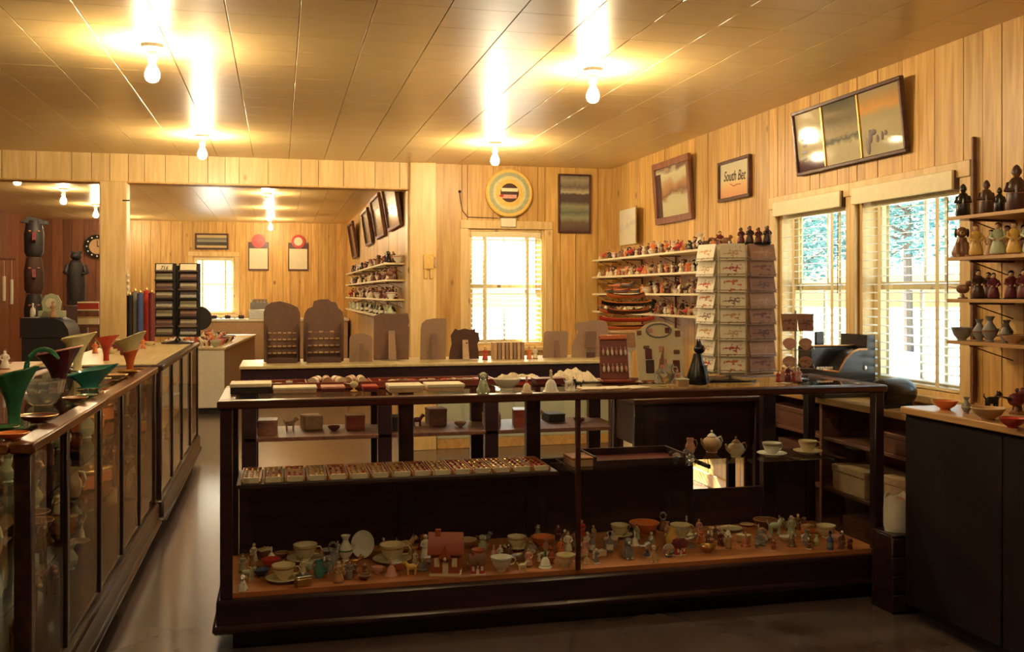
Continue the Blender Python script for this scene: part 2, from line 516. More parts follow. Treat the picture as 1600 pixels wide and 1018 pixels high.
# ------------------------------------------------------------------ windows and blinds
def window(idx, axis, face, a0, a1, z0, z1, out, label, muntins=1, wl=.075, wr=.075):
    """double hung window set in a hole; out = +1 where outdoors is on the + side of the wall"""
    T = .16
    def bx(mb, a, b, t0, t1, p, q):
        lo, hi = sorted((face + out * t0, face + out * t1))
        if axis == 'x': mb.bbox(lo, hi, a, b, p, q, .003)
        else: mb.bbox(a, b, lo, hi, p, q, .003)
        return mb
    root = thing('window_%d' % idx, label, 'window', (0, 0, 0), kind='structure')
    fr = MB()
    bx(fr, a0, a0 + .03, 0, T, z0, z1); bx(fr, a1 - .03, a1, 0, T, z0, z1)
    bx(fr, a0 + .03, a1 - .03, 0, T, z1 - .03, z1); bx(fr, a0 + .03, a1 - .03, 0, T, z0, z0 + .03)
    part('frame', fr, PINE_PALE, root)
    cs = MB()
    w_ = .075
    bx(cs, a0 - wl, a0 + .005, -.035, -.016, z0 - .03, z1 - .006); bx(cs, a1 - .005, a1 + wr, -.035, -.016, z0 - .03, z1 - .006)
    part('casing', cs, PINE_PALE, root)
    part('head_casing', bx(MB(), a0 - wl, a1 + wr, -.04, -.016, z1 - .005, z1 + w_), PINE_PALE, root)
    part('sill', bx(MB(), a0 - wl, a1 + wr, -.07, .02, z0 - .03, z0 + .005), PINE_PALE, root)
    zm = (z0 + z1) / 2 + .02
    for (p, q, t) in ((zm - .02, z1 - .03, .10), (z0 + .03, zm + .02, .075)):
        sh = MB()
        bx(sh, a0 + .03, a0 + .07, t, t + .025, p, q); bx(sh, a1 - .07, a1 - .03, t, t + .025, p, q)
        bx(sh, a0 + .07, a1 - .07, t, t + .025, q - .04, q); bx(sh, a0 + .07, a1 - .07, t, t + .025, p, p + .045)
        s_ = part('sash', sh, PINE_PALE, root)
        xs = [a0 + .07 + (a1 - a0 - .14) * k / (muntins + 1) for k in range(muntins + 2)]
        for k in range(1, muntins + 1):
            part('muntin', bx(MB(), xs[k] - .011, xs[k] + .011, t + .003, t + .022, p + .045, q - .04), WHITE, s_)
        for k in range(muntins + 1):
            part('pane', bx(MB(), xs[k] + (.011 if k else 0), xs[k + 1] - (.011 if k < muntins else 0), t + .010, t + .014, p + .045, q - .04), GLASS, s_)
    return root

SLATM = plain('cream_blind_slat', (.80, .83, .78), .45, var=.03)
def blind(axis, face, a0, a1, z0, z1, out, tilt, label, pitch=.046, wid=.05, valance=True, y_in=.02):
    """venetian blind hung in a window opening"""
    mid = (a0 + a1) / 2
    L = a1 - a0
    loc = (face + out * y_in, mid, z0) if axis == 'x' else (mid, face + out * y_in, z0)
    # local frame: x along the window, y towards outdoors
    rz = 0 if (axis == 'y' and out > 0) else -PI / 2
    root = thing('venetian_blind', label, 'blind', loc, rz)
    part('headrail', MB().bbox(-L / 2, L / 2, -.02, .03, z1 - z0 - .05, z1 - z0, .003), SHELFW, root)
    if valance:
        part('valance', MB().bbox(-L / 2 - .02, L / 2 + .02, -.085, -.07, z1 - z0 - .03, z1 - z0 + .065, .003), SHELFW, root)
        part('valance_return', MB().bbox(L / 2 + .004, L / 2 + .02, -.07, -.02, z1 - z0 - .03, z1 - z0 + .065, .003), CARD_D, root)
    sl = MB()
    n_ = 5
    c_, s_ = math.cos(tilt), math.sin(tilt)
    top, bot = [], []
    for k in range(n_):
        u = -wid / 2 + wid * k / (n_ - 1)
        v = .003 * (1 - (2 * u / wid) ** 2)
        top.append((u * c_ - v * s_, u * s_ + v * c_)); bot.append((u * c_ - (v - .0015) * s_, u * s_ + (v - .0015) * c_))
    sl.prism(top + bot[::-1], -L / 2 + .004, L / 2 - .004, 'x')
    me = sl.mesh('slat')
    z = z1 - z0 - .075
    while z > .035:
        link('slat', me, SLATM, root, (0, 0, z)); z -= pitch
    part('bottom_rail', MB().bbox(-L / 2 + .004, L / 2 - .004, -.025, .025, .005, .022, .003), SHELFW, root)
    for s in (-.3, .3):
        for sd in (-.027, .027):
            part('ladder_tape', MB().box(s * L - .014, s * L + .014, sd - .0006, sd + .0006, .02, z1 - z0 - .05), SHELFW, root)
    part('cord', MB().tube([(L / 2 - .06, -.045, z1 - z0 - .06), (L / 2 - .06, -.047, .5)], .003, 6), CARD_D, root)
    return root

window(1, 'y', YB, *WIN_B[0], 1, 'single window in the end wall below the round sign', 1)
window(2, 'x', XR, *WIN_R[0], 1, 'window of the side wall nearer the shelves of dark bottles', 1, .075, .0395)
window(3, 'x', XR, *WIN_R[1], 1, 'window of the side wall nearer the corner card rack', 1, .0395, .075)
window(4, 'y', YF, *WIN_F[0], 1, 'bright window in the end wall of the second room', 0)
blind('y', YB, 1.815, 2.525, 1.0, 2.10, 1, R(17), 'closed cream venetian blind in the end wall window', pitch=.048, valance=False)
blind('x', XR, 4.14, 4.96, 1.0, 2.04, 1, R(7), 'open cream venetian blind in the window beside the bottle shelves')
blind('x', XR, 5.12, 5.88, 1.0, 2.04, 1, R(7), 'open cream venetian blind in the window beside the corner card rack')
blind('y', YF, -1.425, -.785, 1.15, 2.12, 1, R(10), 'cream venetian blind in the second room window', valance=False)

# ------------------------------------------------------------------ bare bulbs
m, n, l, b = new_mat('lit_bulb')
b.inputs['Base Color'].default_value = (1, .9, .7, 1)
b.inputs['Emission Color'].default_value = (1.0, .76, .44, 1)
b.inputs['Emission Strength'].default_value = BULB
LIT = m
def dimmer(name, k):      # weaker copies for the added fill pair and the second room
    d = LIT.copy(); d.name = name
    d.node_tree.nodes['Principled BSDF'].inputs['Emission Strength'].default_value = BULB * k
    return d
LIT_FILL, LIT_FAR = dimmer('lit_bulb_added_fill', .5), dimmer('lit_bulb_second_room', .5)
bulb_me = MB().lathe([(.013, .112), (.014, .10), (.017, .088), (.028, .068), (.036, .045), (.036, .030), (.029, .012), (.016, .003), (.004, .0)][::-1], 14).mesh('glass_bulb')
sock_me = MB().lathe([(.019, .105), (.023, .112), (.023, .155), (.052, .172), (.056, .19)], 18).mesh('porcelain_socket')
def bulb(x, y, label, group=None, lit=None):
    t = thing('ceiling_bulb', label, 'light bulb', (x, y, HC - .19), 0, group)
    link('glass_bulb', bulb_me, lit or LIT, t)
    link('porcelain_socket', sock_me, WHITE, t)
bulb(-.62, 5.17, 'bare lit bulb over the long side showcase of glass vases')
bulb(-.59, 8.03, 'bare lit bulb before the header near the square post')
bulb(1.70, 5.15, 'bare lit bulb over the glass island counter')
bulb(1.74, 7.85, 'bare lit bulb in front of the round sign')
bulb(-.62, 2.35, 'added unseen bulb lighting the foreground before the vase showcase', None, LIT_FILL)  # this pair is added out of view to brighten the foreground
bulb(1.70, 2.35, 'added unseen bulb lighting the foreground before the island counter', None, LIT_FILL)
for y in (10.4, 12.5, 14.6, 16.8):
    bulb(-.14, y, 'bare lit bulb of the row leading to the two red topped boards', 'second room bulbs before the boards', LIT_FAR)
    bulb(-2.5, y, 'bare lit bulb of the second room row behind the square post', 'second room bulbs behind the post', LIT_FAR)

# ------------------------------------------------------------------ outdoors
GROUND = plain('pale_dry_ground', (.40, .43, .44), .9, scale=.4, var=.25)
LEAF = plain('blue_green_leaves', (.10, .25, .24), .6, scale=2, var=.5)
BARK = plain('grey_bark', (.12, .09, .07), .8)
solo('ground', MB().box(-70, 90, -60, 110, -.6, -.3), GROUND, 'pale sunlit ground outside the windows', 'ground', kind='structure', smooth=False)
def tree(x, y, h, r, seed, label):
    rnd = random.Random(seed)
    t = thing('tree', label, 'tree', (x, y, -.3), rnd.random() * 6, 'trees outside the windows')
    tr = MB().tube([(0, 0, 0), (.05, .02, h * .4), (-.04, .05, h * .75), (0, 0, h * .92)], [.16, .13, .08, .03], 8)
    lv = MB()
    for k in range(7):
        a = rnd.random() * 6.28; z = h * rnd.uniform(.5, .8)
        e = (math.cos(a) * r * .7, math.sin(a) * r * .7, z + .5)
        tr.tube([(0, 0, z - .5), e], [.05, .015], 5)
    part('trunk', tr, BARK, t)
    for k in range(2200):
        a = rnd.random() * 6.28; u = rnd.uniform(-1, 1); q = rnd.random() ** .4
        c_ = Vector((math.cos(a) * math.sqrt(1 - u * u) * r * q, math.sin(a) * math.sqrt(1 - u * u) * r * q, h * .68 + u * q * h * .32))
        s = rnd.uniform(.07, .15)
        M = Matrix.Translation(c_) @ Matrix.Rotation(rnd.random() * 6.28, 4, 'Z') @ Matrix.Rotation(rnd.uniform(-1.2, 1.2), 4, 'X')
        lv.add([(-s, -s * .5, 0), (0, -s * .7, .03), (s, 0, 0), (0, s * .7, .03)], [(0, 1, 2, 3)], 0, M)
    part('foliage', lv, LEAF, t, smooth=False)
for k in range(11):
    tree(19 + (k % 2) * 6.5, 12 + k * 3.6, 6.2 + (k % 3) * 1.1, 2.6, k, 'leafy blue green tree in a row outside the side windows')

# ------------------------------------------------------------------ glass showcases
def showcase(name, label, x0, x1, y0, y1, h, mid_front, mid_back, along, wood_m, rim_m, deck_z=.24, post=.05, thin=.022, deck_m=None, low_back=None, ends=True):
    """framed glass case; along = 'x' or 'y' is its long direction, front is the -y (x case) or +x (y case) side"""
    root = thing(name, label, 'showcase', ((x0 + x1) / 2, (y0 + y1) / 2, 0))
    ox, oy = (x0 + x1) / 2, (y0 + y1) / 2
    def P(n_, mb, m_):
        o = part(n_, mb, m_, root)
        o.location = (-ox, -oy, 0)
        return o
    P('toe_board', MB().box(x0 + .05, x1 - .05, y0 + .05, y1 - .05, 0, .09), BLACKM)
    P('base', MB().bbox(x0 - .015, x1 + .015, y0 - .015, y1 + .015, .085, deck_z - .02, .012), wood_m)
    P('base_moulding', MB().bbox(x0 - .03, x1 + .03, y0 - .03, y1 + .03, .08, .115, .012), wood_m)
    P('deck', MB().box(x0 + .02, x1 - .02, y0 + .02, y1 - .02, deck_z - .02, deck_z), deck_m or DECK)
    for px in (x0, x1 - post):
        for py in (y0, y1 - post):
            P('post', MB().bbox(px, px + post, py, py + post, deck_z - .02, h - .035, .004), wood_m)
    r = .06
    if along == 'x':
        P('top_rail', MB().bbox(x0 - .012, x1 + .012, y0 - .012, y0 + r, h - .035, h, .006), rim_m)
        P('top_rail', MB().bbox(x0 - .012, x1 + .012, y1 - r, y1 + .012, h - .035, h, .006), rim_m)
        P('end_rail', MB().bbox(x0 - .012, x0 + r, y0 + r, y1 - r, h - .035, h, .006), rim_m)
        P('end_rail', MB().bbox(x1 - r, x1 + .012, y0 + r, y1 - r, h - .035, h, .006), rim_m)
        P('glass_top', MB().box(x0 + r, x1 - r, y0 + r, y1 - r, h - .012, h - .004), GLASSTOP)
        a = x0 + post
        for q in mid_front + [x1 - post]:
            if q < x1 - post - .001:
                P('mullion', MB().bbox(q - thin / 2, q + thin / 2, y0, y0 + thin, deck_z, h - .035, .003), rim_m)
            P('front_pane', MB().box(a + .001, q - (thin / 2 if q < x1 - post - .001 else 0) - .001, y0 + .008, y0 + .013, deck_z, h - .035), GLASS)
            a = q + thin / 2
        for q in mid_back:
            P('back_post', MB().bbox(q - post * .75, q + post * .75, y1 - post, y1, deck_z, h - .035, .004), wood_m)
        for xx in (x0 + .008, x1 - .013):
            P('end_pane', MB().box(xx, xx + .005, y0 + post, y1 - post, deck_z, h - .035), GLASS)
    else:
        P('top_rail', MB().bbox(x1 - r, x1 + .012, y0 - .012, y1 + .012, h - .035, h, .006), rim_m)
        P('top_rail', MB().bbox(x0 - .012, x0 + r, y0 - .012, y1 + .012, h - .035, h, .006), rim_m)
        P('end_rail', MB().bbox(x0 + r, x1 - r, y0 - .012, y0 + r, h - .035, h, .006), rim_m)
        P('end_rail', MB().bbox(x0 + r, x1 - r, y1 - r, y1 + .012, h - .035, h, .006), rim_m)
        P('glass_top', MB().box(x0 + r, x1 - r, y0 + r, y1 - r, h - .012, h - .004), GLASSTOP)
        for (side, mids) in ((x1, mid_front), (x0 + thin, mid_back)):
            a = y0 + post
            for q in mids + [y1 - post]:
                last = q > y1 - post - .001
                if not last:
                    P('mullion', MB().bbox(side - thin * 1.2, side, q - .02, q + .02, deck_z, h - .035, .003), wood_m)
                P('side_pane', MB().box(side - .013, side - .008, a + .001, q - (.02 if not last else 0) - .001, deck_z, h - .035), GLASS)
                a = q + .02
        for yy in (y0 + .008, y1 - .013):
            P('end_pane', MB().box(x0 + post, x1 - post, yy, yy + .005, deck_z, h - .035), GLASS)
    return root, P

# --- the island case in front
CX0, CX1, CY0, CY1, CH = -.24, 2.90, 4.22, 4.90, 1.05
DZ, SZ = .24, .65
case, P = showcase('island_showcase', 'long dark wood and glass island showcase full of china', CX0, CX1, CY0, CY1, CH, [1.325], [.62, 1.28, 2.62], 'x', CASEWOOD, CASE_RIM)
for a, b_ in ((CX0 + .05, 1.30), (1.30, 2.18), (2.58, CX1 - .05)):
    P('back_panel', MB().bbox(a + .002, b_ - .002, CY1 - .03, CY1 - .012, DZ, SZ - .01, .003), CASE_IN)
P('back_panel', MB().bbox(2.182, 2.578, CY1 - .03, CY1 - .012, DZ, .44, .003), CASE_IN)
P('wood_shelf', MB().bbox(CX0 + .055, 1.30, 4.46, CY1 - .055, SZ - .018, SZ, .003), CASE_IN)
P('glass_shelf', MB().box(1.32, CX1 - .055, 4.46, CY1 - .055, SZ - .008, SZ), GLASSTOP)
for x in (1.40, 2.1, 2.8):
    P('shelf_bracket', MB().bbox(x - .006, x + .006, 4.50, CY1 - .055, SZ - .03, SZ - .009, .002), BLACKM)
for x in (.34, 1.0):
    P('shelf_bracket', MB().bbox(x - .008, x + .008, 4.50, CY1 - .055, SZ - .045, SZ - .019, .002), BLACKM)

# --- two long cases at the side aisle
LX0, LX1 = -1.36, -.73
case2, P2 = showcase('vase_showcase', 'long dark showcase topped with coloured glass vases', LX0, LX1, 3.20, 6.28, 1.05, [3.74, 4.40, 5.0, 5.6], [3.9, 4.7, 5.5], 'y', CASEWOOD_Y, CASE_RIM_Y, deck_m=CASEWOOD_Y)
for z in (.50, .76):
    P2('glass_shelf', MB().box(LX0 + .03, LX1 - .10, 3.30, 6.2, z - .008, z), GLASSTOP)
case3, P3 = showcase('spinner_showcase', 'long dark showcase carrying the postcard spinner', LX0 - .05, LX1 + .02, 6.36, 9.20, 1.055, [7.05, 7.75, 8.45], [7.3, 8.2], 'y', CASEWOOD_Y, CASEWOOD_Y, deck_m=CASEWOOD_Y)
P3('counter_top', MB().bbox(LX0 - .05, LX1 - .02, 6.40, 9.16, 1.053, 1.062, .003), CREAMWOOD)
for z in (.50, .76):
    P3('glass_shelf', MB().box(LX0 + .03, LX1 - .10, 6.42, 9.1, z - .008, z), GLASSTOP)

# --- the open display table behind the island
TX0, TX1, TY0, TY1 = -.23, 2.28, 6.20, 6.80
table = thing('display_table', 'dark open display table with one lower shelf and cardboard displays on top', 'table', ((TX0 + TX1) / 2, 6.5, 0))
def PT(n_, mb, m_):
    o = part(n_, mb, m_, table); o.location = (-(TX0 + TX1) / 2, -6.5, 0); return o
PT('table_top', MB().bbox(TX0 - .01, TX1 + .01, TY0 - .01, TY1 + .01, 1.03, 1.05, .004), CREAMWOOD)
PT('front_apron', MB().bbox(TX0, TX1, TY0, TY0 + .02, .93, 1.03, .003), CASEWOOD)
PT('back_apron', MB().bbox(TX0, TX1, TY1 - .02, TY1, .93, 1.03, .003), CASEWOOD)
PT('end_apron', MB().bbox(TX0, TX0 + .02, TY0 + .02, TY1 - .02, .93, 1.03, .003), CASEWOOD)
PT('end_apron', MB().bbox(TX1 - .02, TX1, TY0 + .02, TY1 - .02, .93, 1.03, .003), CASEWOOD)
PT('shelf', MB().bbox(TX0 + .02, TX1 - .02, TY0 + .03, TY1 - .03, .575, .60, .003), BROWN)
for x in (TX0 + .05, .66, 1.36, TX1 - .05):
    for y in (TY0 + .06, TY1 - .06):
        PT('leg', MB().bbox(x - .045, x + .045, y - .03, y + .03, 0, .93, .004), CASEWOOD)

# --- wall counter under the windows, and the dark cabinet next to it
ctr = thing('window_counter', 'tan topped wall counter with open brown shelves under the windows', 'counter', (3.08, 5.0, 0))
def PC(n_, mb, m_):
    o = part(n_, mb, m_, ctr); o.location = (-3.08, -5.0, 0); return o
PC('counter_top', MB().bbox(2.935, XR - .02, 3.965, 5.86, .885, .92, .005), TAN)
for y in (3.99, 4.9, 5.82):
    PC('side_panel', MB().bbox(2.96, XR - .02, y - .012, y + .012, 0, .885, .003), BROWN)
for z in (.10, .42, .70):
    PC('shelf', MB().bbox(2.97, XR - .03, 4.0, 5.8, z - .02, z, .003), BROWN)
PC('back_panel', MB().bbox(XR - .03, XR - .02, 4.0, 5.8, 0, .885, .002), BROWN)
cab = thing('black_cabinet', 'tall black brown wall cabinet with tan top and paneled doors', 'cabinet', (3.03, 2.7, 0))
def PB(n_, mb, m_):
    o = part(n_, mb, m_, cab); o.location = (-3.03, -2.7, 0); return o
PB('body', MB().bbox(2.83, XR - .02, 1.4, 3.945, .06, .945, .003), BLACKWOOD)
PB('toe_board', MB().box(2.88, XR - .02, 1.4, 3.93, 0, .06), BLACKM)
PB('counter_top', MB().bbox(2.795, XR - .02, 1.4, 3.95, .945, .978, .005), TAN)
y = 3.94
for k in range(4):
    PB('door', MB().bbox(2.812, 2.83, y - .62, y - .006, .08, .93, .004), BLACKWOOD); y -= .62
PB('end_panel', MB().bbox(2.83, XR - .02, 3.945, 3.955, .06, .944, .002), BLACKWOOD)

# --- shelving on the walls
PLACED = []      # footprints (x, y, z, radius) of what already stands somewhere
def wall_shelf(name, label, mat, y0, y1, x0, x1, z, t=.018, brackets=None, group=None, bm=None):
    """single shelf board against a wall of constant x = x1"""
    r = thing(name, label, 'shelf', ((x0 + x1) / 2, (y0 + y1) / 2, z - t), 0, group)
    hx, hy = (x1 - x0) / 2, (y1 - y0) / 2
    part('shelf_board', MB().bbox(-hx, hx, -hy, hy, 0, t, .002), mat, r)
    for y in brackets or []:
        yy = y - (y0 + y1) / 2
        PLACED.extend([(x1 - .05, y, z - .175, .012), (x1 - .11, y, z - .175, .012)])
        part('bracket', MB().bbox(-hx + .03, hx, yy - .006, yy + .006, -.010, 0, .001).tube([(hx - .004, yy, -.075), (-hx + .04, yy, -.008)], .0028, 6), bm or BROWN, r)
    return r
ORD = ['lowest', 'second lowest', 'second highest', 'highest']
CSX0, CSX1 = 3.02, XR - .032
for k, yy in enumerate((6.9, 7.62, 8.4)):
    solo('shelf_upright', MB().bbox(XR - .031, XR - .018, yy - .006, yy + .006, 1.2, 1.84, .001), BROWN, ['thin brown shelf upright nearest the card rack', 'thin brown shelf upright in the middle of the corner shelves', 'thin brown shelf upright nearest the corner'][k], 'upright')
for k, z in enumerate((1.33, 1.50, 1.665, 1.83)):
    wall_shelf('corner_shelf', 'long cream wall shelf of ornaments behind the card rack, %s of four' % ORD[k], SHELFW, 6.35, 9.18, CSX0, CSX1, z, brackets=[6.6, 7.5, 8.4, 9.05], group='corner wall shelves')
BSX0, BSX1 = 2.99, XR - .018
for k, z in enumerate((1.285, 1.475, 1.665, 1.85)):
    wall_shelf('bottle_shelf', 'brown wall shelf beside the window over the black cabinet, %s of four' % ORD[k], TAN, 2.2, 3.88, BSX0, BSX1, z, t=.016, brackets=[2.5, 3.3, 3.76], group='shelves over the black cabinet')
solo('groove_shadow', MB().bbox(XR - .04, XR - .018, 4.0, 4.016, .98, 2.25, .003), BROWN, 'narrow dark strip for the groove shadow beside the window casing', 'shadow strip')  # dark strip in place of the shadow in the casing groove
FSX0, FSX1 = 1.0, XJ - .016
for k, z in enumerate((1.27, 1.445, 1.635, 1.80)):
    wall_shelf('far_shelf', 'cream shelf of ornaments on the second room side wall, %s of four' % ORD[k], SHELFW, 9.50, 15.2, FSX0, FSX1, z, brackets=[9.7, 11, 12.5, 14, 15], group='second room wall shelves')

# ------------------------------------------------------------------ ornament shapes (base at z = 0, one unit tall unless noted)
SH = {}
def shape(name):
    def deco(fn):
        SH[name] = (fn().mesh(name), fn); return fn
    return deco
@shape('figurine')
def _():
    b = MB()
    b.lathe([(.24, 0), (.25, .03), (.20, .06)], 14, 2)
    b.lathe([(.20, .05), (.22, .12), (.17, .35), (.11, .52), (.15, .62), (.16, .70), (.10, .77), (.05, .80)], 14, 0, sx=1, sy=.8)
    b.ball((0, 0, .87), (.085, .085, .10), 1, 10, 8)
    b.ball((0, .02, .90), (.095, .09, .095), 2, 10, 8)
    for s in (-1, 1):
        b.tube([(s * .14, 0, .70), (s * .21, -.05, .55), (s * .10, -.16, .48)], [.05, .045, .035], 7, 0)
        b.ball((s * .08, -.17, .47), .04, 1, 6, 5)
    return b
@shape('robed_bottle')
def _():
    b = MB()
    b.lathe([(.20, 0), (.215, .04), (.20, .30), (.19, .52), (.15, .64), (.09, .72)], 16, 0)
    b.ball((0, 0, .82), (.085, .085, .11), 1, 12, 8)
    b.lathe([(.10, .80), (.105, .86), (.06, .96), (.015, 1.0)], 12, 0)
    for s in (-1, 1):
        b.tube([(s * .15, 0, .60), (s * .2, -.08, .45), (s * .04, -.19, .42)], [.055, .06, .04], 7, 0)
    b.lathe([(.203, .36), (.207, .375), (.203, .39)], 16, 1, caps=False)
    return b
@shape('animal')
def _():
    b = MB()
    b.ball((0, 0, .52), (.38, .19, .20), 0, 12, 8)
    for x in (-.24, .24):
        for y in (-.10, .10):
            b.tube([(x, y, .5), (x * 1.05, y, .25), (x, y, 0)], [.09, .065, .07], 7, 0)
    b.tube([(.26, 0, .58), (.40, 0, .78)], [.15, .12], 8, 0)
    b.ball((.46, 0, .82), (.17, .13, .14), 0, 10, 8)
    b.ball((.60, 0, .78), (.09, .075, .065), 1, 8, 6)
    for y in (-.09, .09):
        b.ball((.42, y, .95), (.045, .03, .07), 1, 6, 5)
    b.tube([(-.35, 0, .58), (-.48, 0, .75), (-.46, 0, .88)], [.05, .04, .02], 6, 0)
    return b
@shape('seated_dog')
def _():
    b = MB()
    b.lathe([(.24, 0), (.27, .10), (.25, .26), (.17, .48), (.13, .62)], 12, 0, sy=1.1)
    b.ball((0, -.05, .78), (.17, .18, .17), 0, 10, 8)
    b.ball((0, -.21, .74), (.08, .10, .07), 1, 8, 6)
    b.ball((0, -.31, .76), .03, 2, 6, 5)
    for s in (-1, 1):
        b.ball((s * .17, -.01, .76), (.05, .08, .14), 2, 8, 6)
        b.tube([(s * .12, -.16, .45), (s * .12, -.24, .05)], [.08, .06], 7, 0)
        b.ball((s * .12, -.28, .04), (.06, .09, .04), 1, 7, 5)
        b.ball((s * .20, .02, .14), (.10, .17, .14), 0, 8, 6)
    return b
@shape('bird')
def _():
    b = MB()
    b.lathe([(.25, 0), (.25, .06), (.10, .10), (.06, .25)], 12, 2)
    b.ball((0, 0, .50), (.34, .20, .24), 0, 12, 8)
    b.ball((.28, 0, .76), .16, 0, 10, 8)
    b.tube([(.40, 0, .76), (.56, 0, .73)], [.055, .01], 6, 1)
    b.add([(-.25, -.12, .5), (-.25, .12, .5), (-.72, .16, .62), (-.72, -.16, .62), (-.25, -.1, .58), (-.25, .1, .58), (-.72, .15, .66), (-.72, -.15, .66)],
          [(0, 1, 2, 3), (4, 7, 6, 5), (0, 4, 5, 1), (2, 6, 7, 3), (0, 3, 7, 4), (1, 5, 6, 2)], 1)
    return b
@shape('vase')
def _():
    return MB().lathe([(.15, 0), (.17, .03), (.12, .08), (.27, .32), (.28, .48), (.12, .74), (.10, .82), (.19, 1.0), (.17, 1.0), (.085, .82), (.10, .72), (.24, .47), (.02, .1)], 16, 0).lathe([(.283, .40), (.29, .42), (.285, .46)], 16, 1, caps=False)
@shape('pitcher')
def _():
    b = MB().lathe([(.22, 0), (.24, .03), (.33, .28), (.30, .55), (.20, .74), (.24, 1.0), (.215, 1.0), (.17, .74), (.26, .5), (.02, .06)], 16, 0)
    b.tube([(.22, 0, .88), (.42, 0, .86), (.50, 0, .62), (.42, 0, .36), (.30, 0, .30)], .04, 7, 1)
    return b
@shape('cup')        # one unit = the rim's width
def _():
    b = MB().lathe([(.20, 0), (.22, .03), (.20, .06), (.36, .22), (.45, .45), (.50, .64), (.475, .64), (.42, .44), (.33, .24), (.02, .10)], 22, 0)
    b.lathe([(.468, .50), (.478, .52), (.482, .55)], 22, 1, caps=False)
    b.tube([(.45, 0, .54), (.62, 0, .56), (.70, 0, .42), (.60, 0, .26), (.38, 0, .24)], [.03, .03, .032, .03, .03], 7, 0)
    return b
@shape('saucer')     # one unit = its width
def _():
    return MB().lathe([(.24, 0), (.25, .02), (.40, .06), (.50, .115), (.49, .125), (.38, .075), (.22, .04), (.02, .04)], 24, 0).lathe([(.452, .104), (.462, .113), (.472, .115)], 24, 1, caps=False)
@shape('teapot')
def _():
    b = MB().lathe([(.22, 0), (.25, .04), (.22, .07), (.38, .25), (.42, .42), (.34, .60), (.20, .68), (.21, .71)], 18, 0)
    b.lathe([(.20, .70), (.19, .75), (.10, .83), (.03, .86)], 16, 1)
    b.ball((0, 0, .92), (.055, .055, .07), 1, 8, 6)
    b.tube([(-.36, 0, .32), (-.52, 0, .42), (-.60, 0, .66)], [.10, .07, .045], 8, 0)
    b.tube([(.30, 0, .62), (.52, 0, .66), (.62, 0, .48), (.54, 0, .28), (.38, 0, .24)], .04, 7, 1)
    return b
@shape('bell')
def _():
    b = MB().lathe([(.36, 0), (.37, .03), (.27, .16), (.22, .40), (.12, .54), (.05, .57)], 16, 0)
    b.lathe([(.05, .55), (.04, .66), (.08, .74), (.05, .84), (.07, .92), (.02, 1.0)], 10, 1)
    b.lathe([(.30, .10), (.305, .12), (.285, .14)], 16, 1, caps=False)
    return b
@shape('bowl')       # one unit = its width
def _():
    return MB().lathe([(.20, 0), (.21, .03), (.18, .05), (.38, .18), (.48, .34), (.50, .38), (.475, .38), (.44, .33), (.34, .21), (.02, .09)], 22, 0).lathe([(.482, .36), (.502, .385), (.488, .395), (.474, .382)], 22, 1, caps=False)
@shape('bottle')
def _():
    b = MB().lathe([(.17, 0), (.18, .03), (.18, .50), (.14, .62), (.06, .70), (.06, .86)], 14, 0)
    b.lathe([(.075, .85), (.075, .97), (.05, 1.0)], 10, 1)
    b.lathe([(.183, .15), (.183, .42)], 14, 2, caps=False)
    return b
@shape('cottage')    # one unit tall
def _():
    b = MB().box(-.36, .36, -.24, .24, 0, .05, 2).box(-.33, .33, -.2, .2, .05, .52, 0)
    b.prism([(-.27, .48), (.27, .48), (.27, .54), (0, .94), (-.27, .54)], -.40, .40, 'x', 1)
    b.box(-.24, -.12, -.06, .06, .6, 1.0, 0)
    b.box(-.06, .07, -.215, -.2, .05, .32, 2)
    for x in (-.25, .15):
        b.box(x, x + .12, -.212, -.2, .20, .40, 2)
    b.prism([(-.14, .40), (.14, .40), (.14, .46), (0, .70), (-.14, .46)], -.30, -.02, 'y', 1)
    b.ball((0, -.30, .40), .045, 2, 8, 6)
    return b
@shape('glass_ball')
def _():
    return MB().lathe([(.25, 0), (.26, .04), (.18, .10)], 14, 0).ball((0, 0, .52), (.44, .44, .44), 0, 16, 10).lathe([(.07, .93), (.08, .97), (.03, 1.0)], 8, 0)
@shape('trinket_box')
def _():
    b = MB().bbox(-.5, .5, -.35, .35, .04, .55, .05, 0).bbox(-.53, .53, -.38, .38, .55, .72, .06, 1).ball((0, 0, .78), .09, 2, 8, 6)
    for x in (-.4, .4):
        for y in (-.25, .25):
            b.ball((x, y, .05), .06, 2, 6, 5)
    return b
@shape('ring_bell')
def _():
    b = MB().lathe([(.28, 0), (.30, .03), (.22, .30), (.12, .50), (.06, .54)], 14, 0)
    b.tube([(.17 * math.cos(a), 0, .76 + .19 * math.sin(a)) for a in [k * PI / 6 for k in range(12)]], .055, 7, 1, closed=True)
    return b
@shape('cat')
def _():
    b = MB()
    b.lathe([(.20, 0), (.24, .06), (.235, .18), (.16, .40), (.11, .58), (.09, .68)], 14, 0, sx=1, sy=1.0)
    b.ball((0, -.04, .78), (.13, .13, .11), 0, 12, 8)
    for s in (-1, 1):
        b.tube([(s * .075, -.03, .85), (s * .10, -.02, 1.0)], [.05, .006], 6, 0)
        b.tube([(s * .08, -.12, .42), (s * .08, -.20, .03)], [.06, .05], 7, 0)
        b.ball((s * .045, -.155, .80), .016, 1, 6, 5)
    b.tube([(.16, .05, .06), (.32, -.02, .05), (.36, -.18, .06), (.26, -.26, .06)], [.045, .045, .04, .025], 7, 0)
    return b

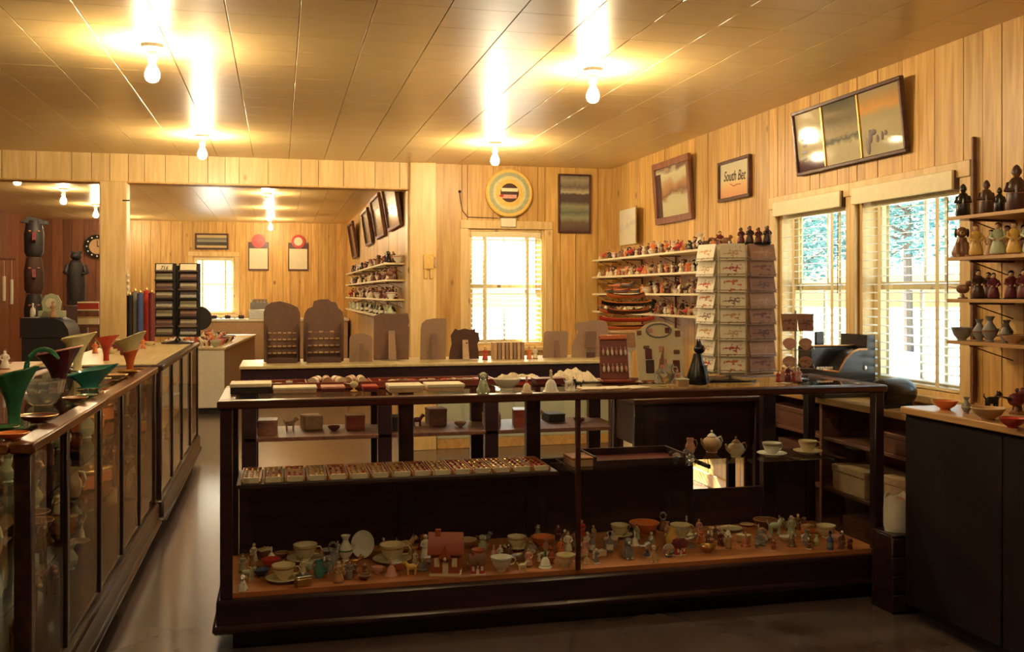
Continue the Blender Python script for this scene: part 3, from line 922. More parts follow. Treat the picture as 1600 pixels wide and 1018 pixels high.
RAD = {'figurine': .29, 'robed_bottle': .22, 'animal': .58, 'seated_dog': .42, 'bird': .68, 'vase': .30, 'pitcher': .48, 'cup': .66, 'saucer': .5, 'teapot': .62, 'bell': .37,
       'bowl': .5, 'bottle': .18, 'cottage': .42, 'glass_ball': .44, 'trinket_box': .60, 'ring_bell': .3, 'cat': .36}
def free(x, y, z, r):
    return all(abs(z - q[2]) > .075 or (x - q[0]) ** 2 + (y - q[1]) ** 2 > (r + q[3]) ** 2 for q in PLACED)
def put(kind, p, size, mats, label, cat=None, rz=0, name=None, group=None, scale=None):
    """one ornament standing at p; things with the same label share a group"""
    me = SH[kind][0]
    PLACED.append((p[0], p[1], p[2], RAD[kind] * size))
    o = link(name or kind, me, [C[x] if isinstance(x, str) else x for x in mats], None, tuple(p), rz, scale or size)
    return tag(o, label, cat or kind.replace('_', ' '), group)
# give every shape default slots
for k, (me, fn) in SH.items():
    for nm in ('cream', 'brown', 'white'):
        me.materials.append(C[nm])

CLEAR = plain('crystal', (.85, .88, .84), .05, trans=.9, var=.02)

# ------------------------------------------------------------------ china and ornaments on the island deck
def hpx(px_h, p):      # size in metres of a length seen at p
    return px_h * depth(p) / FPX
def settle(p, r, z, y0=CY0 + .018, y1=CY1 - .035, x0=CX0 + .055, x1=CX1 - .055):
    """nearest clear spot for a footprint of radius r inside the glass"""
    def clamp(x, y): return min(max(x, x0 + r), x1 - r), min(max(y, y0 + r), y1 - r)
    best = clamp(p[0], p[1])
    for k in range(140):
        rr, a = .0045 * math.sqrt(k) * 2.2, k * 2.4
        x, y = clamp(p[0] + rr * math.cos(a), p[1] + rr * math.sin(a))
        if free(x, y, z, r): return Vector((x, y, z))
    return None
def deck(kind, px, py, hp, mats, label, cat=None, rz=0, z=DZ, name=None, group=None):
    p = on_z(px, py, z)
    size = hpx(hp, p) * 1.12
    for k in range(6):
        q = settle(p, RAD[kind] * size, z)
        if q is not None: break
        size *= .88
    return put(kind, q if q is not None else p, size, mats, label, cat, rz, name, group)
def cup_and_saucer(px, py, wp, mats, what, rz=0, z=DZ):
    p = on_z(px, py, z)
    wd = hpx(wp, p) * 1.12
    q = settle(p, wd * .75, z) or p
    put('saucer', q, wd * 1.5, mats, 'saucer under the ' + what, 'saucer')
    return put('cup', (q.x, q.y, z + wd * 1.5 * .041), wd, mats, what, 'teacup', rz, 'teacup')
cup_and_saucer(477, 876, 34, ['cream', 'gold'], 'wide cream teacup behind the red glass bowl', -.3)
cup_and_saucer(443, 907, 33, ['cream', 'brown'], 'wide cream teacup beside the dark blue dish', -.2)
deck('bowl', 424, 884, 27, ['red', 'red', 'red'], 'red glass bowl next to the dark blue dish', 'bowl')
deck('bowl', 408, 899, 24, ['blue', 'black', 'black'], 'dark blue dish beside the cream teacup', 'bowl')
deck('figurine', 378, 893, 26, ['pale green', 'cream', 'green'], 'pale green figurine nearest the end of the deck, at the back')
deck('animal', 391, 904, 22, ['pale green', 'brown', 'white'], 'mottled pale green animal ornament beside the blue dish', 'animal figurine', -.4)
deck('seated_dog', 379, 926, 24, ['white', 'white', 'tan'], 'small white dog ornament near the end post', 'dog figurine', -.2)
deck('trinket_box', 470, 921, 22, ['gold', 'silver', 'white'], 'glittering gilt trinket box before the cream teacup', 'trinket box', .3)
deck('pitcher', 499, 902, 24, ['teal', 'green', 'teal'], 'small teal green pitcher on the deck')
deck('ring_bell', 520, 882, 33, ['grey', 'grey', 'grey'], 'grey bell with a round ring handle', 'bell', .2)
deck('vase', 540, 876, 36, ['white', 'green', 'white'], 'small white vase with green band on the deck', 'vase')
deck('figurine', 529, 909, 32, ['tan', 'cream', 'brown'], 'tan figurine of a standing pair, the taller')
deck('figurine', 546, 904, 26, ['grey', 'skin', 'brown'], 'grey figurine standing next to the tan one')
deck('animal', 555, 886, 18, ['gold', 'brown', 'white'], 'tiny gold animal ornament near the white vase', 'animal figurine')
# a white plate leaning beside the large cup
p = settle(on_z(566, 872, DZ), .06, DZ)
s = put('saucer', (p.x, p.y, DZ + .064), .13, ['white', 'pale green'], 'white plate standing on edge beside a pale cup', 'plate', 0, 'plate')
PLACED.append((p.x, p.y, DZ, .06))
s.rotation_euler = (R(76), 0, R(-38))
cup_and_saucer(590, 874, 36, ['cream', 'gold'], 'large pale cup beside the standing white plate', -.2)
deck('animal', 632, 868, 27, ['tan', 'brown', 'white'], 'tan standing animal ornament behind the small stool', 'animal figurine', 0)
deck('cup', 590, 896, 16, ['pink', 'white', 'white'], 'tiny pink cup without saucer', 'cup')
deck('animal', 643, 897, 21, ['yellow', 'tan', 'white'], 'small yellow animal ornament beside the red cottage', 'animal figurine', PI)
deck('figurine', 665, 870, 32, ['white', 'skin', 'white'], 'white angel like figurine behind the red cottage')
c = deck('cottage', 701, 902, 62, ['rust', 'rust', 'cream'], 'large red and orange pottery cottage with white trim', 'cottage ornament', -.25)
deck('bowl', 729, 855, 30, ['tan', 'cream', 'white'], 'tan bowl behind the red cottage', 'bowl')
deck('bowl', 748, 866, 20, ['orange', 'cream', 'white'], 'small orange dish beside the red cottage', 'bowl')
deck('cottage', 747, 898, 30, ['red', 'brown', 'white'], 'small red cottage ornament next to the large one', 'cottage ornament', -.1)
deck('bird', 757, 852, 20, ['grey', 'brown', 'tan'], 'small grey bird ornament on the deck', 'bird figurine')
cup_and_saucer(807, 857, 26, ['cream', 'brown'], 'cream teacup with brown flower near the back post', .4)
deck('cup', 790, 899, 31, ['white', 'pale green', 'white'], 'tall pale green tinted cup at the front of the deck', 'cup', .1)
deck('bowl', 811, 876, 22, ['silver', 'silver', 'silver'], 'small shiny silver dish beside the tall cup', 'bowl')
deck('figurine', 826, 884, 26, ['pink', 'skin', 'brown'], 'pink figurine between the silver dish and the bell')
deck('animal', 812, 895, 16, ['cream', 'tan', 'white'], 'tiny cream animal ornament at the foot of the tall cup', 'animal figurine')
deck('bowl', 848, 852, 34, ['orange', 'tan', 'white'], 'orange oval dish near the back of the deck', 'bowl')
deck('seated_dog', 838, 838, 20, ['grey', 'pale green', 'brown'], 'small grey green dog at the back of the deck', 'dog figurine')
deck('bell', 852, 886, 26, ['white', 'green', 'white'], 'white china bell with green decoration', 'bell')
deck('cup', 879, 889, 27, ['cream', 'orange', 'white'], 'cream mug with orange decoration beside the mullion', 'mug', .2)
deck('figurine', 872, 844, 22, ['maroon', 'skin', 'brown'], 'maroon figurine at the back before the mullion')
deck('figurine', 887, 862, 30, ['white', 'skin', 'brown'], 'white and brown figurine behind the cream mug')
deck('figurine', 876, 866, 24, ['orange', 'skin', 'brown'], 'orange figurine behind the cream mug')
deck('figurine', 909, 838, 24, ['red', 'skin', 'red'], 'red figurine behind the mullion')
deck('figurine', 914, 868, 28, ['pink', 'cream', 'grey'], 'pink and cream figurine right behind the mullion')
deck('bottle', 925, 862, 26, ['grey', 'silver', 'white'], 'grey glass bottle beside the mullion', 'bottle')
deck('trinket_box', 940, 868, 12, ['cream', 'white', 'white'], 'small cream trinket box among grey bottles', 'trinket box')
deck('bottle', 953, 862, 28, ['grey', 'black', 'white'], 'dark grey bottle next to the cream trinket box', 'bottle')
cup_and_saucer(968, 838, 25, ['cream', 'gold'], 'cream teacup beside the orange bowl', .2)
deck('seated_dog', 981, 871, 30, ['grey', 'white', 'grey'], 'grey and white dog ornament at the front of the deck', 'dog figurine')
deck('bowl', 1004, 832, 42, ['orange', 'orange', 'white'], 'wide orange pottery bowl on the deck', 'bowl')
deck('bird', 1010, 868, 26, ['silver', 'white', 'blue'], 'white and blue bird ornament beside the grey dog', 'bird figurine', .5)
deck('seated_dog', 1022, 876, 24, ['tan', 'cream', 'brown'], 'tan dog ornament at the front of the deck', 'dog figurine', -.4)
deck('ring_bell', 1036, 828, 26, ['brown', 'silver', 'white'], 'brown bell with silver ring handle', 'bell')
cup_and_saucer(1063, 842, 30, ['cream', 'pale green'], 'wide cream and green teacup beside the ring bell', .1)
deck('pitcher', 1049, 852, 26, ['yellow', 'cream', 'white'], 'yellow pitcher in front of the wide cream and green cup')
deck('cottage', 1061, 866, 24, ['red', 'maroon', 'white'], 'little red cottage ornament beside the yellow pitcher', 'cottage ornament', .2)
deck('bird', 1073, 852, 22, ['silver', 'white', 'grey'], 'silver bird ornament beside the little red cottage', 'bird figurine')
deck('figurine', 1088, 848, 22, ['orange', 'skin', 'brown'], 'orange figurine between the silver bird and the gold basket')
deck('bowl', 1106, 862, 24, ['gold', 'yellow', 'white'], 'gold basket shaped bowl at the front of the deck', 'bowl')
for k, (px, py, h, m_) in enumerate(((1092, 834, 22, 'pink'), (1118, 842, 20, 'brown'), (1126, 852, 22, 'maroon'), (1138, 856, 18, 'tan'))):
    deck('figurine', px, py, h, [m_, 'skin', 'brown'], 'little %s figurine in the row past the gold bowl' % m_)
deck('saucer', 1142, 828, 32, ['cream', 'pale green', 'white'], 'flat cream plate lying on the deck', 'plate', name='plate')
deck('saucer', 1162, 818, 20, ['tan', 'tan', 'tan'], 'small tan plate lying beside the brown basket', 'plate', name='plate')
deck('bowl', 1184, 824, 34, ['brown', 'tan', 'gold'], 'brown woven looking basket bowl', 'basket')
deck('animal', 1206, 832, 24, ['pale green', 'brown', 'white'], 'speckled pale green animal ornament beside the basket', 'animal figurine')
deck('figurine', 1226, 836, 28, ['pale green', 'skin', 'white'], 'speckled pale green figurine beside the basket')
deck('trinket_box', 1240, 820, 13, ['cream', 'tan', 'white'], 'cream and tan trinket box near the end of the deck', 'trinket box')
deck('trinket_box', 1262, 832, 16, ['orange', 'tan', 'gold'], 'orange and tan trinket box near the end of the deck', 'trinket box', .3)
deck('cup', 1288, 838, 27, ['cream', 'tan', 'white'], 'cream cup without saucer near the end of the deck', 'cup', .3)
deck('bottle', 1297, 858, 26, ['blue', 'black', 'grey'], 'dark blue bottle near the far end post', 'bottle')
deck('figurine', 1314, 856, 22, ['brown', 'skin', 'maroon'], 'brown figurine beside the dark blue bottle')
deck('figurine', 1325, 856, 18, ['maroon', 'skin', 'brown'], 'small maroon figurine beside the dark blue bottle')
deck('cup', 1305, 846, 16, ['pink', 'white', 'white'], 'tiny pink cup behind the dark blue bottle', 'cup')

rnd = random.Random(77)
for k in range(420):
    x, y = rnd.uniform(CX0 + .1, CX1 - .12), rnd.uniform(CY0 + .08, CY1 - .1)
    kind = rnd.choice(['figurine', 'seated_dog', 'bell', 'trinket_box', 'bowl', 'vase', 'glass_ball', 'figurine'])
    h = rnd.uniform(.05, .085) if kind not in ('bowl', 'trinket_box') else rnd.uniform(.045, .07)
    if not free(x, y, DZ, RAD[kind] * h + .003): continue
    col = rnd.choice(['cream', 'white', 'tan', 'pink', 'grey', 'rust', 'brown', 'pale green'])
    q = [CLEAR] * 3 if kind == 'glass_ball' else [col, rnd.choice(['skin', 'white', 'cream']), rnd.choice(['brown', 'white', 'gold'])]
    put(kind, (x, y, DZ), h, q, 'little %s %s filling a gap on the island deck' % ('clear' if kind == 'glass_ball' else col, kind.replace('_', ' ')), None, rnd.uniform(-1, 1), group='small fillers on the island deck')

# --- shelf of the island: trays of carded jewellery, china and crystal
x = CX0 + .075
k = 0
while x < 1.24:
    w_ = .088
    t = thing('jewelry_tray', 'tan tray of carded jewellery with white price tag on the island shelf', 'tray', (x + w_ / 2, 4.64, SZ), 0, 'jewellery trays on the island shelf')
    part('tray', MB().box(-w_ / 2, w_ / 2, -.15, .15, 0, .008).box(-w_ / 2, -w_ / 2 + .004, -.15, .15, .008, .02).box(w_ / 2 - .004, w_ / 2, -.15, .15, .008, .02).box(-w_ / 2 + .004, w_ / 2 - .004, .146, .15, .008, .02), CARD_L if k % 2 else DECK, t)
    part('price_tag', MB().bbox(-w_ * .38, w_ * .38, -.156, -.15, .001, .026, .001), PAPER, t)
    cd = MB()
    rnd = random.Random(k)
    for i in range(3):
        for j in range(5):
            cx, cy = -w_ / 3.4 + i * w_ / 3.4, -.115 + j * .055
            cd.ball((cx, cy, .016), (.008, rnd.uniform(.008, .016), .007), rnd.randint(0, 1), 6, 4)
    part('jewelry', cd, [C['gold'], C['red'] if k % 3 else C['cream']], t)
    x += w_ + .008; k += 1
def shelf_item(kind, px, py, hp, mats, label, cat=None, rz=0):
    p = on_z(px, py, SZ)
    p.y = min(max(p.y, 4.52), 4.79)
    return put(kind, p, hpx(hp, p), mats, label, cat, rz)
shelf_item('teapot', 1112, 707, 36, ['tan', 'cream', 'white'], 'tan teapot with cream lid on the island glass shelf', 'teapot', .3)
shelf_item('teapot', 1150, 714, 33, ['cream', 'tan', 'white'], 'cream teapot with tan lid on the island glass shelf', 'teapot', .2)
shelf_item('pitcher', 1073, 706, 24, ['pink', 'tan', 'white'], 'small pink pitcher beside the tan teapot', 'pitcher')
def shelf_cup(px, py, wp, mats, what, rz=0):
    p = on_z(px, py, SZ); p.y = min(max(p.y, 4.53), 4.77)
    wd = hpx(wp, p)
    put('saucer', p, wd * 1.55, mats, 'saucer under the ' + what, 'saucer')
    put('cup', (p.x, p.y, p.z + wd * 1.55 * .041), wd, mats, what, 'teacup', rz, 'teacup')
shelf_cup(1206, 712, 30, ['white', 'gold'], 'white teacup on the glass shelf next to the teapots', .2)
shelf_cup(1262, 708, 29, ['cream', 'pink'], 'cream teacup at the end of the glass shelf', -.2)
for k in range(5):
    p = on_z(1050 + k * 7.5, 716 + (k % 3) * 6, SZ)
    p.y = min(max(p.y, 4.52), 4.80)
    put('glass_ball', p, .042 + .01 * (k % 2), [CLEAR, CLEAR, CLEAR], 'small clear crystal ball ornament on the island glass shelf', 'crystal ornament', group='crystal on the island shelf', name='crystal_ball')
p = (1.50, 4.68, SZ)
t = thing('dark_tray', 'dark red slanted tray on the island glass shelf', 'tray', (1.74, 4.65, SZ))
part('tray', MB().box(-.24, .24, -.13, .13, 0, .012).box(-.24, -.228, -.13, .13, .012, .05).box(.228, .24, -.13, .13, .012, .05).box(-.228, .228, .118, .13, .012, .05).box(-.228, .228, -.13, -.118, .012, .03), CASE_IN, t)
part('lining', MB().box(-.226, .226, -.116, .116, .012, .016), C['maroon'], t)
t = thing('card_box', 'pale box of cards beside the dark red tray on the shelf', 'box', (1.45, 4.62, SZ))
part('body', MB().bbox(-.055, .055, -.08, .08, 0, .035, .003), CARD_L, t)
part('lid', MB().bbox(-.058, .058, -.083, .083, .035, .045, .003), DECK, t)

# ------------------------------------------------------------------ on top of the island
def top_pt(px, py, z=CH):
    p = on_z(px, py, z)
    p.y = min(max(p.y, CY0 + .03), CY1 - .02)
    return p
def gift_box(px0, px1, py, dep, h, lid, body, label, rz=0, y=None, z=CH, lidh=.4):
    a, b_ = on_z(px0, py, z), on_z(px1, py, z)
    w_ = abs(b_.x - a.x); cx = (a.x + b_.x) / 2; cy = y if y is not None else max((a.y + b_.y) / 2 + dep / 2, CY0 + dep / 2)
    t = thing('gift_box', label, 'box', (cx, cy, z), rz)
    part('body', MB().bbox(-w_ / 2 + .003, w_ / 2 - .003, -dep / 2 + .003, dep / 2 - .003, 0, h * (1 - lidh) , .002), body, t)
    part('lid', MB().bbox(-w_ / 2, w_ / 2, -dep / 2, dep / 2, h * (1 - lidh), h, .002), lid, t)
    return t
gift_box(359, 424, 615, .16, .045, PAPER, BLACKM, 'white lidded box with black sides at the end of the island', lidh=.35)
gift_box(426, 496, 614, .14, .026, PAPER, CARD_L, 'low cream box beside the black sided box')
gift_box(607, 664, 613, .16, .032, PAPER, CARD_L, 'cream gift box next to the mahogany rail, the one by the cream flower')
gift_box(667, 728, 612, .15, .035, PAPER, CARD_L, 'cream gift box next to the grey dog ornament')
gift_box(502, 540, 612, .12, .024, C['pink'], C['maroon'], 'small pinkish red box beside the cream flower ornament')
gift_box(567, 592, 612, .12, .026, C['red'], C['maroon'], 'small red box between the cream flower and the gift boxes')
gift_box(783, 828, 600, .10, .03, C['maroon'], C['red'], 'flat dark red box under the edge of the lace', y=4.66)
gift_box(834, 884, 600, .10, .03, C['maroon'], C['maroon'], 'flat maroon box beside the white two tier ornament', y=4.66)

def tray(px0, px1, y0, y1, label, fill, h=.03, seed=1):
    a, b_ = top_pt(px0, 600), top_pt(px1, 600)
    x0, x1 = a.x, b_.x
    t = thing('wooden_tray', label, 'tray', ((x0 + x1) / 2, (y0 + y1) / 2, CH))
    hx, hy = (x1 - x0) / 2, (y1 - y0) / 2
    mb = MB().box(-hx, hx, -hy, hy, 0, .006)
    for s in (-1, 1):
        mb.box(min(s * hx, s * (hx - .008)), max(s * hx, s * (hx - .008)), -hy, hy, .006, h)
        mb.box(-hx + .008, hx - .008, min(s * hy, s * (hy - .008)), max(s * hy, s * (hy - .008)), .006, h)
    part('tray', mb, RED_TRAY, t)
    return (x0 + x1) / 2, hx
RED_TRAY = wood('red_tray_wood', (.20, .035, .02), (.34, .075, .04), 'x', .4)
TRY0, TRY1 = 4.66, 4.86
cx, hx = tray(366, 478, TRY0, TRY1, 'red wooden tray of white shell trinkets', None)
rnd = random.Random(3)
for k in range(12):
    put('bowl' if k % 3 else 'trinket_box', (cx - hx + .03 + (2 * hx - .06) * k / 11, 4.71 + .09 * (k % 2), CH + .006), rnd.uniform(.028, .036), [['white', 'cream', 'grey'][k % 3], 'white', 'cream'],
        '%s shell trinket in the red tray at the island end' % ['white', 'cream', 'grey'][k % 3], 'trinket', group='shell trinkets in the end tray', name='shell_trinket')
cx, hx = tray(480, 572, TRY0, TRY1, 'red wooden tray of rolled paper scrolls', None)
for k in range(5):
    p = (cx - hx + .055 + k * .055, 4.76 + .015 * (k % 2), CH + .006)
    t = thing('paper_scroll', 'pale rolled paper scroll lying in the red tray', 'scroll', p, .25 * (k % 3 - 1), 'scrolls in the red tray')
    part('roll', MB().tube([(-.022, -.06, .022), (-.022, .06, .022)], .022, 12), C['tan'] if k % 2 else PAPER, t)
    part('band', MB().tube([(-.022, -.008, .022), (-.022, .008, .022)], .0232, 12), C['red'], t)
cx, hx = tray(574, 772, TRY0, TRY1, 'long red wooden tray of souvenir pens and letter openers', None)
for k in range(22):
    x = cx - hx + .03 + (2 * hx - .06) * k / 21
    t = thing('letter_opener', '%s letter opener in the long red tray' % ['cream', 'red handled', 'brown'][k % 3], 'letter opener', (x, 4.76, CH + .010 + .008 * (k % 2)), rnd.uniform(-.9, .9), 'letter openers in the long tray')
    part('handle', MB().tube([(0, -.03, .004), (0, .015, .006)], .006, 6), [C['cream'], C['red'], C['brown']][k % 3], t)
    part('blade', MB().box(-.005, .005, .015, .075, .003, .007), [C['cream'], C['tan'], C['tan']][k % 3], t)
# small ornaments at the front edge
def top_item(kind, px, py, hp, mats, label, cat=None, rz=0, name=None):
    p = top_pt(px, py); return put(kind, p, hpx(hp, p), mats, label, cat, rz, name)
top_item('bird', 553, 611, 22, ['cream', 'white', 'yellow'], 'cream flower shaped bird ornament between small red boxes', 'bird figurine', .4)
top_item('seated_dog', 755, 615, 36, ['pale green', 'white', 'dark brown'], 'grey green sitting dog ornament on the island top', 'dog figurine', -.2)
top_item('bowl', 792, 608, 44, ['white', 'cream', 'white'], 'shallow white dish beside the grey green dog', 'bowl')
top_item('bell', 823, 613, 26, ['cream', 'pink', 'white'], 'small cream bell on the island top', 'bell')
top_item('bell', 862, 613, 36, ['white', 'cream', 'white'], 'taller white two tier bell on the island top', 'bell')
top_item('animal', 889, 607, 18, ['white', 'black', 'white'], 'tiny black and white animal ornament beside the paper sheets', 'animal figurine', .2)
top_item('animal', 904, 607, 16, ['black', 'white', 'black'], 'tiny black animal ornament beside the paper sheets', 'animal figurine', 2.6)
# lace cloths heaped behind
def lace(x0, x1, y0, y1, h, seed, label):
    rnd = random.Random(seed)
    N, Mm = 26, 10
    mb = MB(); vs_ = []
    ph = [rnd.random() * 6 for _ in range(4)]
    for s in (0, 1):
        for i in range(N + 1):
            for j in range(Mm + 1):
                u, v = i / N, j / Mm
                e = min(1, 5 * min(u, 1 - u)) * min(1, 4 * min(v, 1 - v))
                z = h * e * (.65 + .25 * math.sin(9 * u + ph[0]) * math.cos(6 * v + ph[1]) + .12 * math.sin(31 * u + ph[2]) + .1 * math.sin(23 * v + ph[3]))
                vs_.append(((u - .5) * (x1 - x0), (v - .5) * (y1 - y0) + .006 * math.sin(40 * u), max(z, .002) + .003 if s else 0))
    W = (N + 1) * (Mm + 1); fs = []
    q = lambda s, i, j: s * W + i * (Mm + 1) + j
    for i in range(N):
        for j in range(Mm):
            fs += [(q(1, i, j), q(1, i + 1, j), q(1, i + 1, j + 1), q(1, i, j + 1)), (q(0, i, j), q(0, i, j + 1), q(0, i + 1, j + 1), q(0, i + 1, j))]
    for i in range(N):
        fs += [(q(0, i, 0), q(0, i + 1, 0), q(1, i + 1, 0), q(1, i, 0)), (q(0, i + 1, Mm), q(0, i, Mm), q(1, i, Mm), q(1, i + 1, Mm))]
    for j in range(Mm):
        fs += [(q(0, 0, j + 1), q(0, 0, j), q(1, 0, j), q(1, 0, j + 1)), (q(0, N, j), q(0, N, j + 1), q(1, N, j + 1), q(1, N, j))]
    mb.add(vs_, fs)
    solo('lace_cloth', mb, LACE, label, 'cloth', ((x0 + x1) / 2, (y0 + y1) / 2, CH))
LACE = plain('cream_lace', (.74, .65, .46), .9, scale=120, var=.18, bump=.3)
lace(1.05, 1.33, 4.72, 4.88, .045, 4, 'heap of cream lace behind the white dish')
lace(1.34, 1.595, 4.70, 4.88, .062, 9, 'taller heap of cream lace beside the red peg rack')
for k in range(3):
    p = top_pt(930 + k * 34, 612 - k * 1)
    t = thing('paper_stack', ['crumpled tan paper stack on the island rail', 'middle tan paper stack on the island rail', 'tan paper stack before the white souvenir card'][k], 'paper', (p.x, max(p.y, 4.31), CH), .2 * (k - 1))
    for j in range(3):
        part('sheet', MB().bbox(-.055 + .004 * j, .055 + .003 * j, -.06, .06 - .005 * j, .004 * j, .004 * j + .003, .0008), LACE if j == 2 else CARD_L, t, rz=.1 * j)

# red peg rack with hanging charms
p = top_pt(961, 594); p.y = 4.70
p.x = at_y(961, 560, 4.70).x
t = thing('peg_rack', 'slanted red wooden peg rack hung with white charms', 'rack', tuple(p), -.08)
M = Matrix.Rotation(R(-12), 4, 'X')
part('board', MB().bbox(-.075, .075, -.006, .006, .01, .235, .003, 0, M), RED_TRAY, t)
part('top_bar', MB().bbox(-.07, .07, -.022, .004, .215, .238, .003, 0, M), C['orange'], t)
part('foot', MB().bbox(-.078, .078, -.06, .08, 0, .012, .003), RED_TRAY, t)
for row in (0, 1):
    for i in range(6):
        x, z = -.058 + i * .0232, .175 - row * .085
        c_ = part('charm', MB().ball((x, -.016, z - .028), (.007, .005, .017), 0, 7, 6, M).tube([(x, -.006, z), (x, -.016, z), (x, -.016, z - .014)], .0018, 5, 0, M), [WHITE if (i + row) % 3 else C['pink']], t)
# white souvenir card
card_px = 1033
p = at_y(card_px, 600, 4.66); p.z = CH
t = thing('souvenir_card', 'white leaning souvenir card with oval picture and pinned charms', 'display card', tuple(p), -.10)
M = Matrix.Rotation(R(-10), 4, 'X')
out = [(-.118, .006), (.128, .006), (.128, .25)] + [(.128 - .02, .268), (.085, .275), (.075, .29), (.04, .305), (0, .31), (-.04, .305), (-.075, .29), (-.095, .272), (-.125, .262)]
part('board', MB().prism(out, 0, .006, 'y', 0, M), PAPER, t)
part('easel', MB().prism([(-.02, .01), (.02, .01), (.012, .18)], .02, .024, 'y', 0, Matrix.Rotation(R(8), 4, 'X')), CARD, t)
ov = part('oval_frame', MB().tube([(.066 * math.cos(a), -.003, .262 + .036 * math.sin(a)) for a in [k * PI / 12 for k in range(24)]], .004, 6, 0, M, closed=True), C['grey'], t)
for k, (x, z, w_, h, m_) in enumerate(((-.06, .14, .018, .026, 'maroon'), (-.055, .075, .022, .034, 'dark brown'), (.015, .085, .02, .03, 'pink'), (.085, .075, .018, .032, 'maroon'), (.01, .165, .014, .014, 'pink'), (.09, .15, .016, .010, 'brown'), (-.07, .175, .016, .008, 'brown'), (-.045, .262, .012, .012, 'pink'), (.045, .262, .012, .014, 'maroon'), (-.105, .25, .012, .012, 'brown'), (.10, .245, .014, .016, 'brown'))):
    part('charm', MB().bbox(x - w_, x + w_, -.006, -.0005, z - h, z + h, .002, 0, M), C[m_], t)
# crystal group, black cat, little tan figure
for k, (px, py, h, m_) in enumerate(((1034, 607, 26, CLEAR), (1046, 607, 30, CLEAR), (1058, 608, 22, C['pink']), (1040, 611, 18, C['gold']))):
    p = top_pt(px, py); p.y = 4.50 + .02 * (k % 2)
    p.x = at_y(px, 600, p.y).x
    put(['glass_ball', 'pitcher', 'figurine', 'animal'][k], p, hpx(h, p), [m_, m_, m_], ['clear crystal ball before the souvenir card', 'clear glass pitcher before the souvenir card', 'pink figurine before the souvenir card', 'gold animal ornament before the souvenir card'][k], ['crystal ornament', 'pitcher', 'figurine', 'animal figurine'][k])
p = at_y(1066, 608, 4.36); p.z = CH
put('trinket_box', p, .055, ['tan', 'pale green', 'white'], 'tan trinket box beside the black cat', 'trinket box')
p = at_y(1090, 596, 4.45); p.z = CH
put('cat', p, .225, ['black', 'gold', 'black'], 'tall slim black cat statue beside the white card rack', 'cat statue', .9)
p = at_y(1079, 596, 4.72); p.z = CH
put('figurine', (p.x - .05, p.y + .05, CH), .13, ['pink', 'skin', 'dark brown'], 'pink figurine peeking out behind the black cat')

# ------------------------------------------------------------------ revolving card rack
p = at_y(1141, 590, 4.62); RX, RY = p.x, 4.62
rack = thing('card_rack', 'tall cream revolving greeting card rack with eight rows on each side', 'card rack', (RX, RY, CH))
part('base', MB().lathe([(.13, 0), (.13, .008), (.03, .02), (.012, .03)], 24), BLACK, rack)
part('pole', MB().tube([(0, 0, .02), (0, 0, .72)], .01, 10), STEEL, rack)
WIRE = STEEL
def card_mat(name, ground, ink, sc):
    """printed card: a few blots of ink in the middle of a pale ground"""
    m, n, l, b = new_mat(name)
    tc = n.new('ShaderNodeTexCoord'); nz = n.new('ShaderNodeTexNoise'); nz.inputs['Scale'].default_value = sc; nz.inputs['Detail'].default_value = 2
    l.new(tc.outputs['Generated'], nz.inputs['Vector'])
    gr = n.new('ShaderNodeVectorMath'); gr.operation = 'DISTANCE'; gr.inputs[1].default_value = (.5, 0, .45)
    l.new(tc.outputs['Generated'], gr.inputs[0])
    ma = n.new('ShaderNodeMath'); ma.operation = 'MULTIPLY_ADD'; ma.inputs[1].default_value = -.45; l.new(gr.outputs['Value'], ma.inputs[0]); l.new(nz.outputs['Fac'], ma.inputs[2])
    rp = n.new('ShaderNodeValToRGB'); e = rp.color_ramp.elements
    e[0].position, e[0].color, e[1].position, e[1].color = .42, (*ground, 1), .47, (*ink, 1)
    l.new(ma.outputs[0], rp.inputs[0]); l.new(rp.outputs[0], b.inputs['Base Color']); b.inputs['Roughness'].default_value = .5
    return m
CARDP = [card_mat('greeting_card_%d' % k, (.87, .81, .62), c_, 4.0 + k * .7) for k, c_ in enumerate([(.60, .16, .05), (.62, .34, .12), (.45, .06, .05), (.24, .16, .10), (.60, .42, .24)])]
CARDB = [card_mat('brown_card_%d' % k, g_, c_, 4.4 + k) for k, (g_, c_) in enumerate([((.36, .18, .10), (.16, .05, .04)), ((.42, .23, .13), (.55, .36, .22)), ((.30, .14, .085), (.12, .05, .04))])]
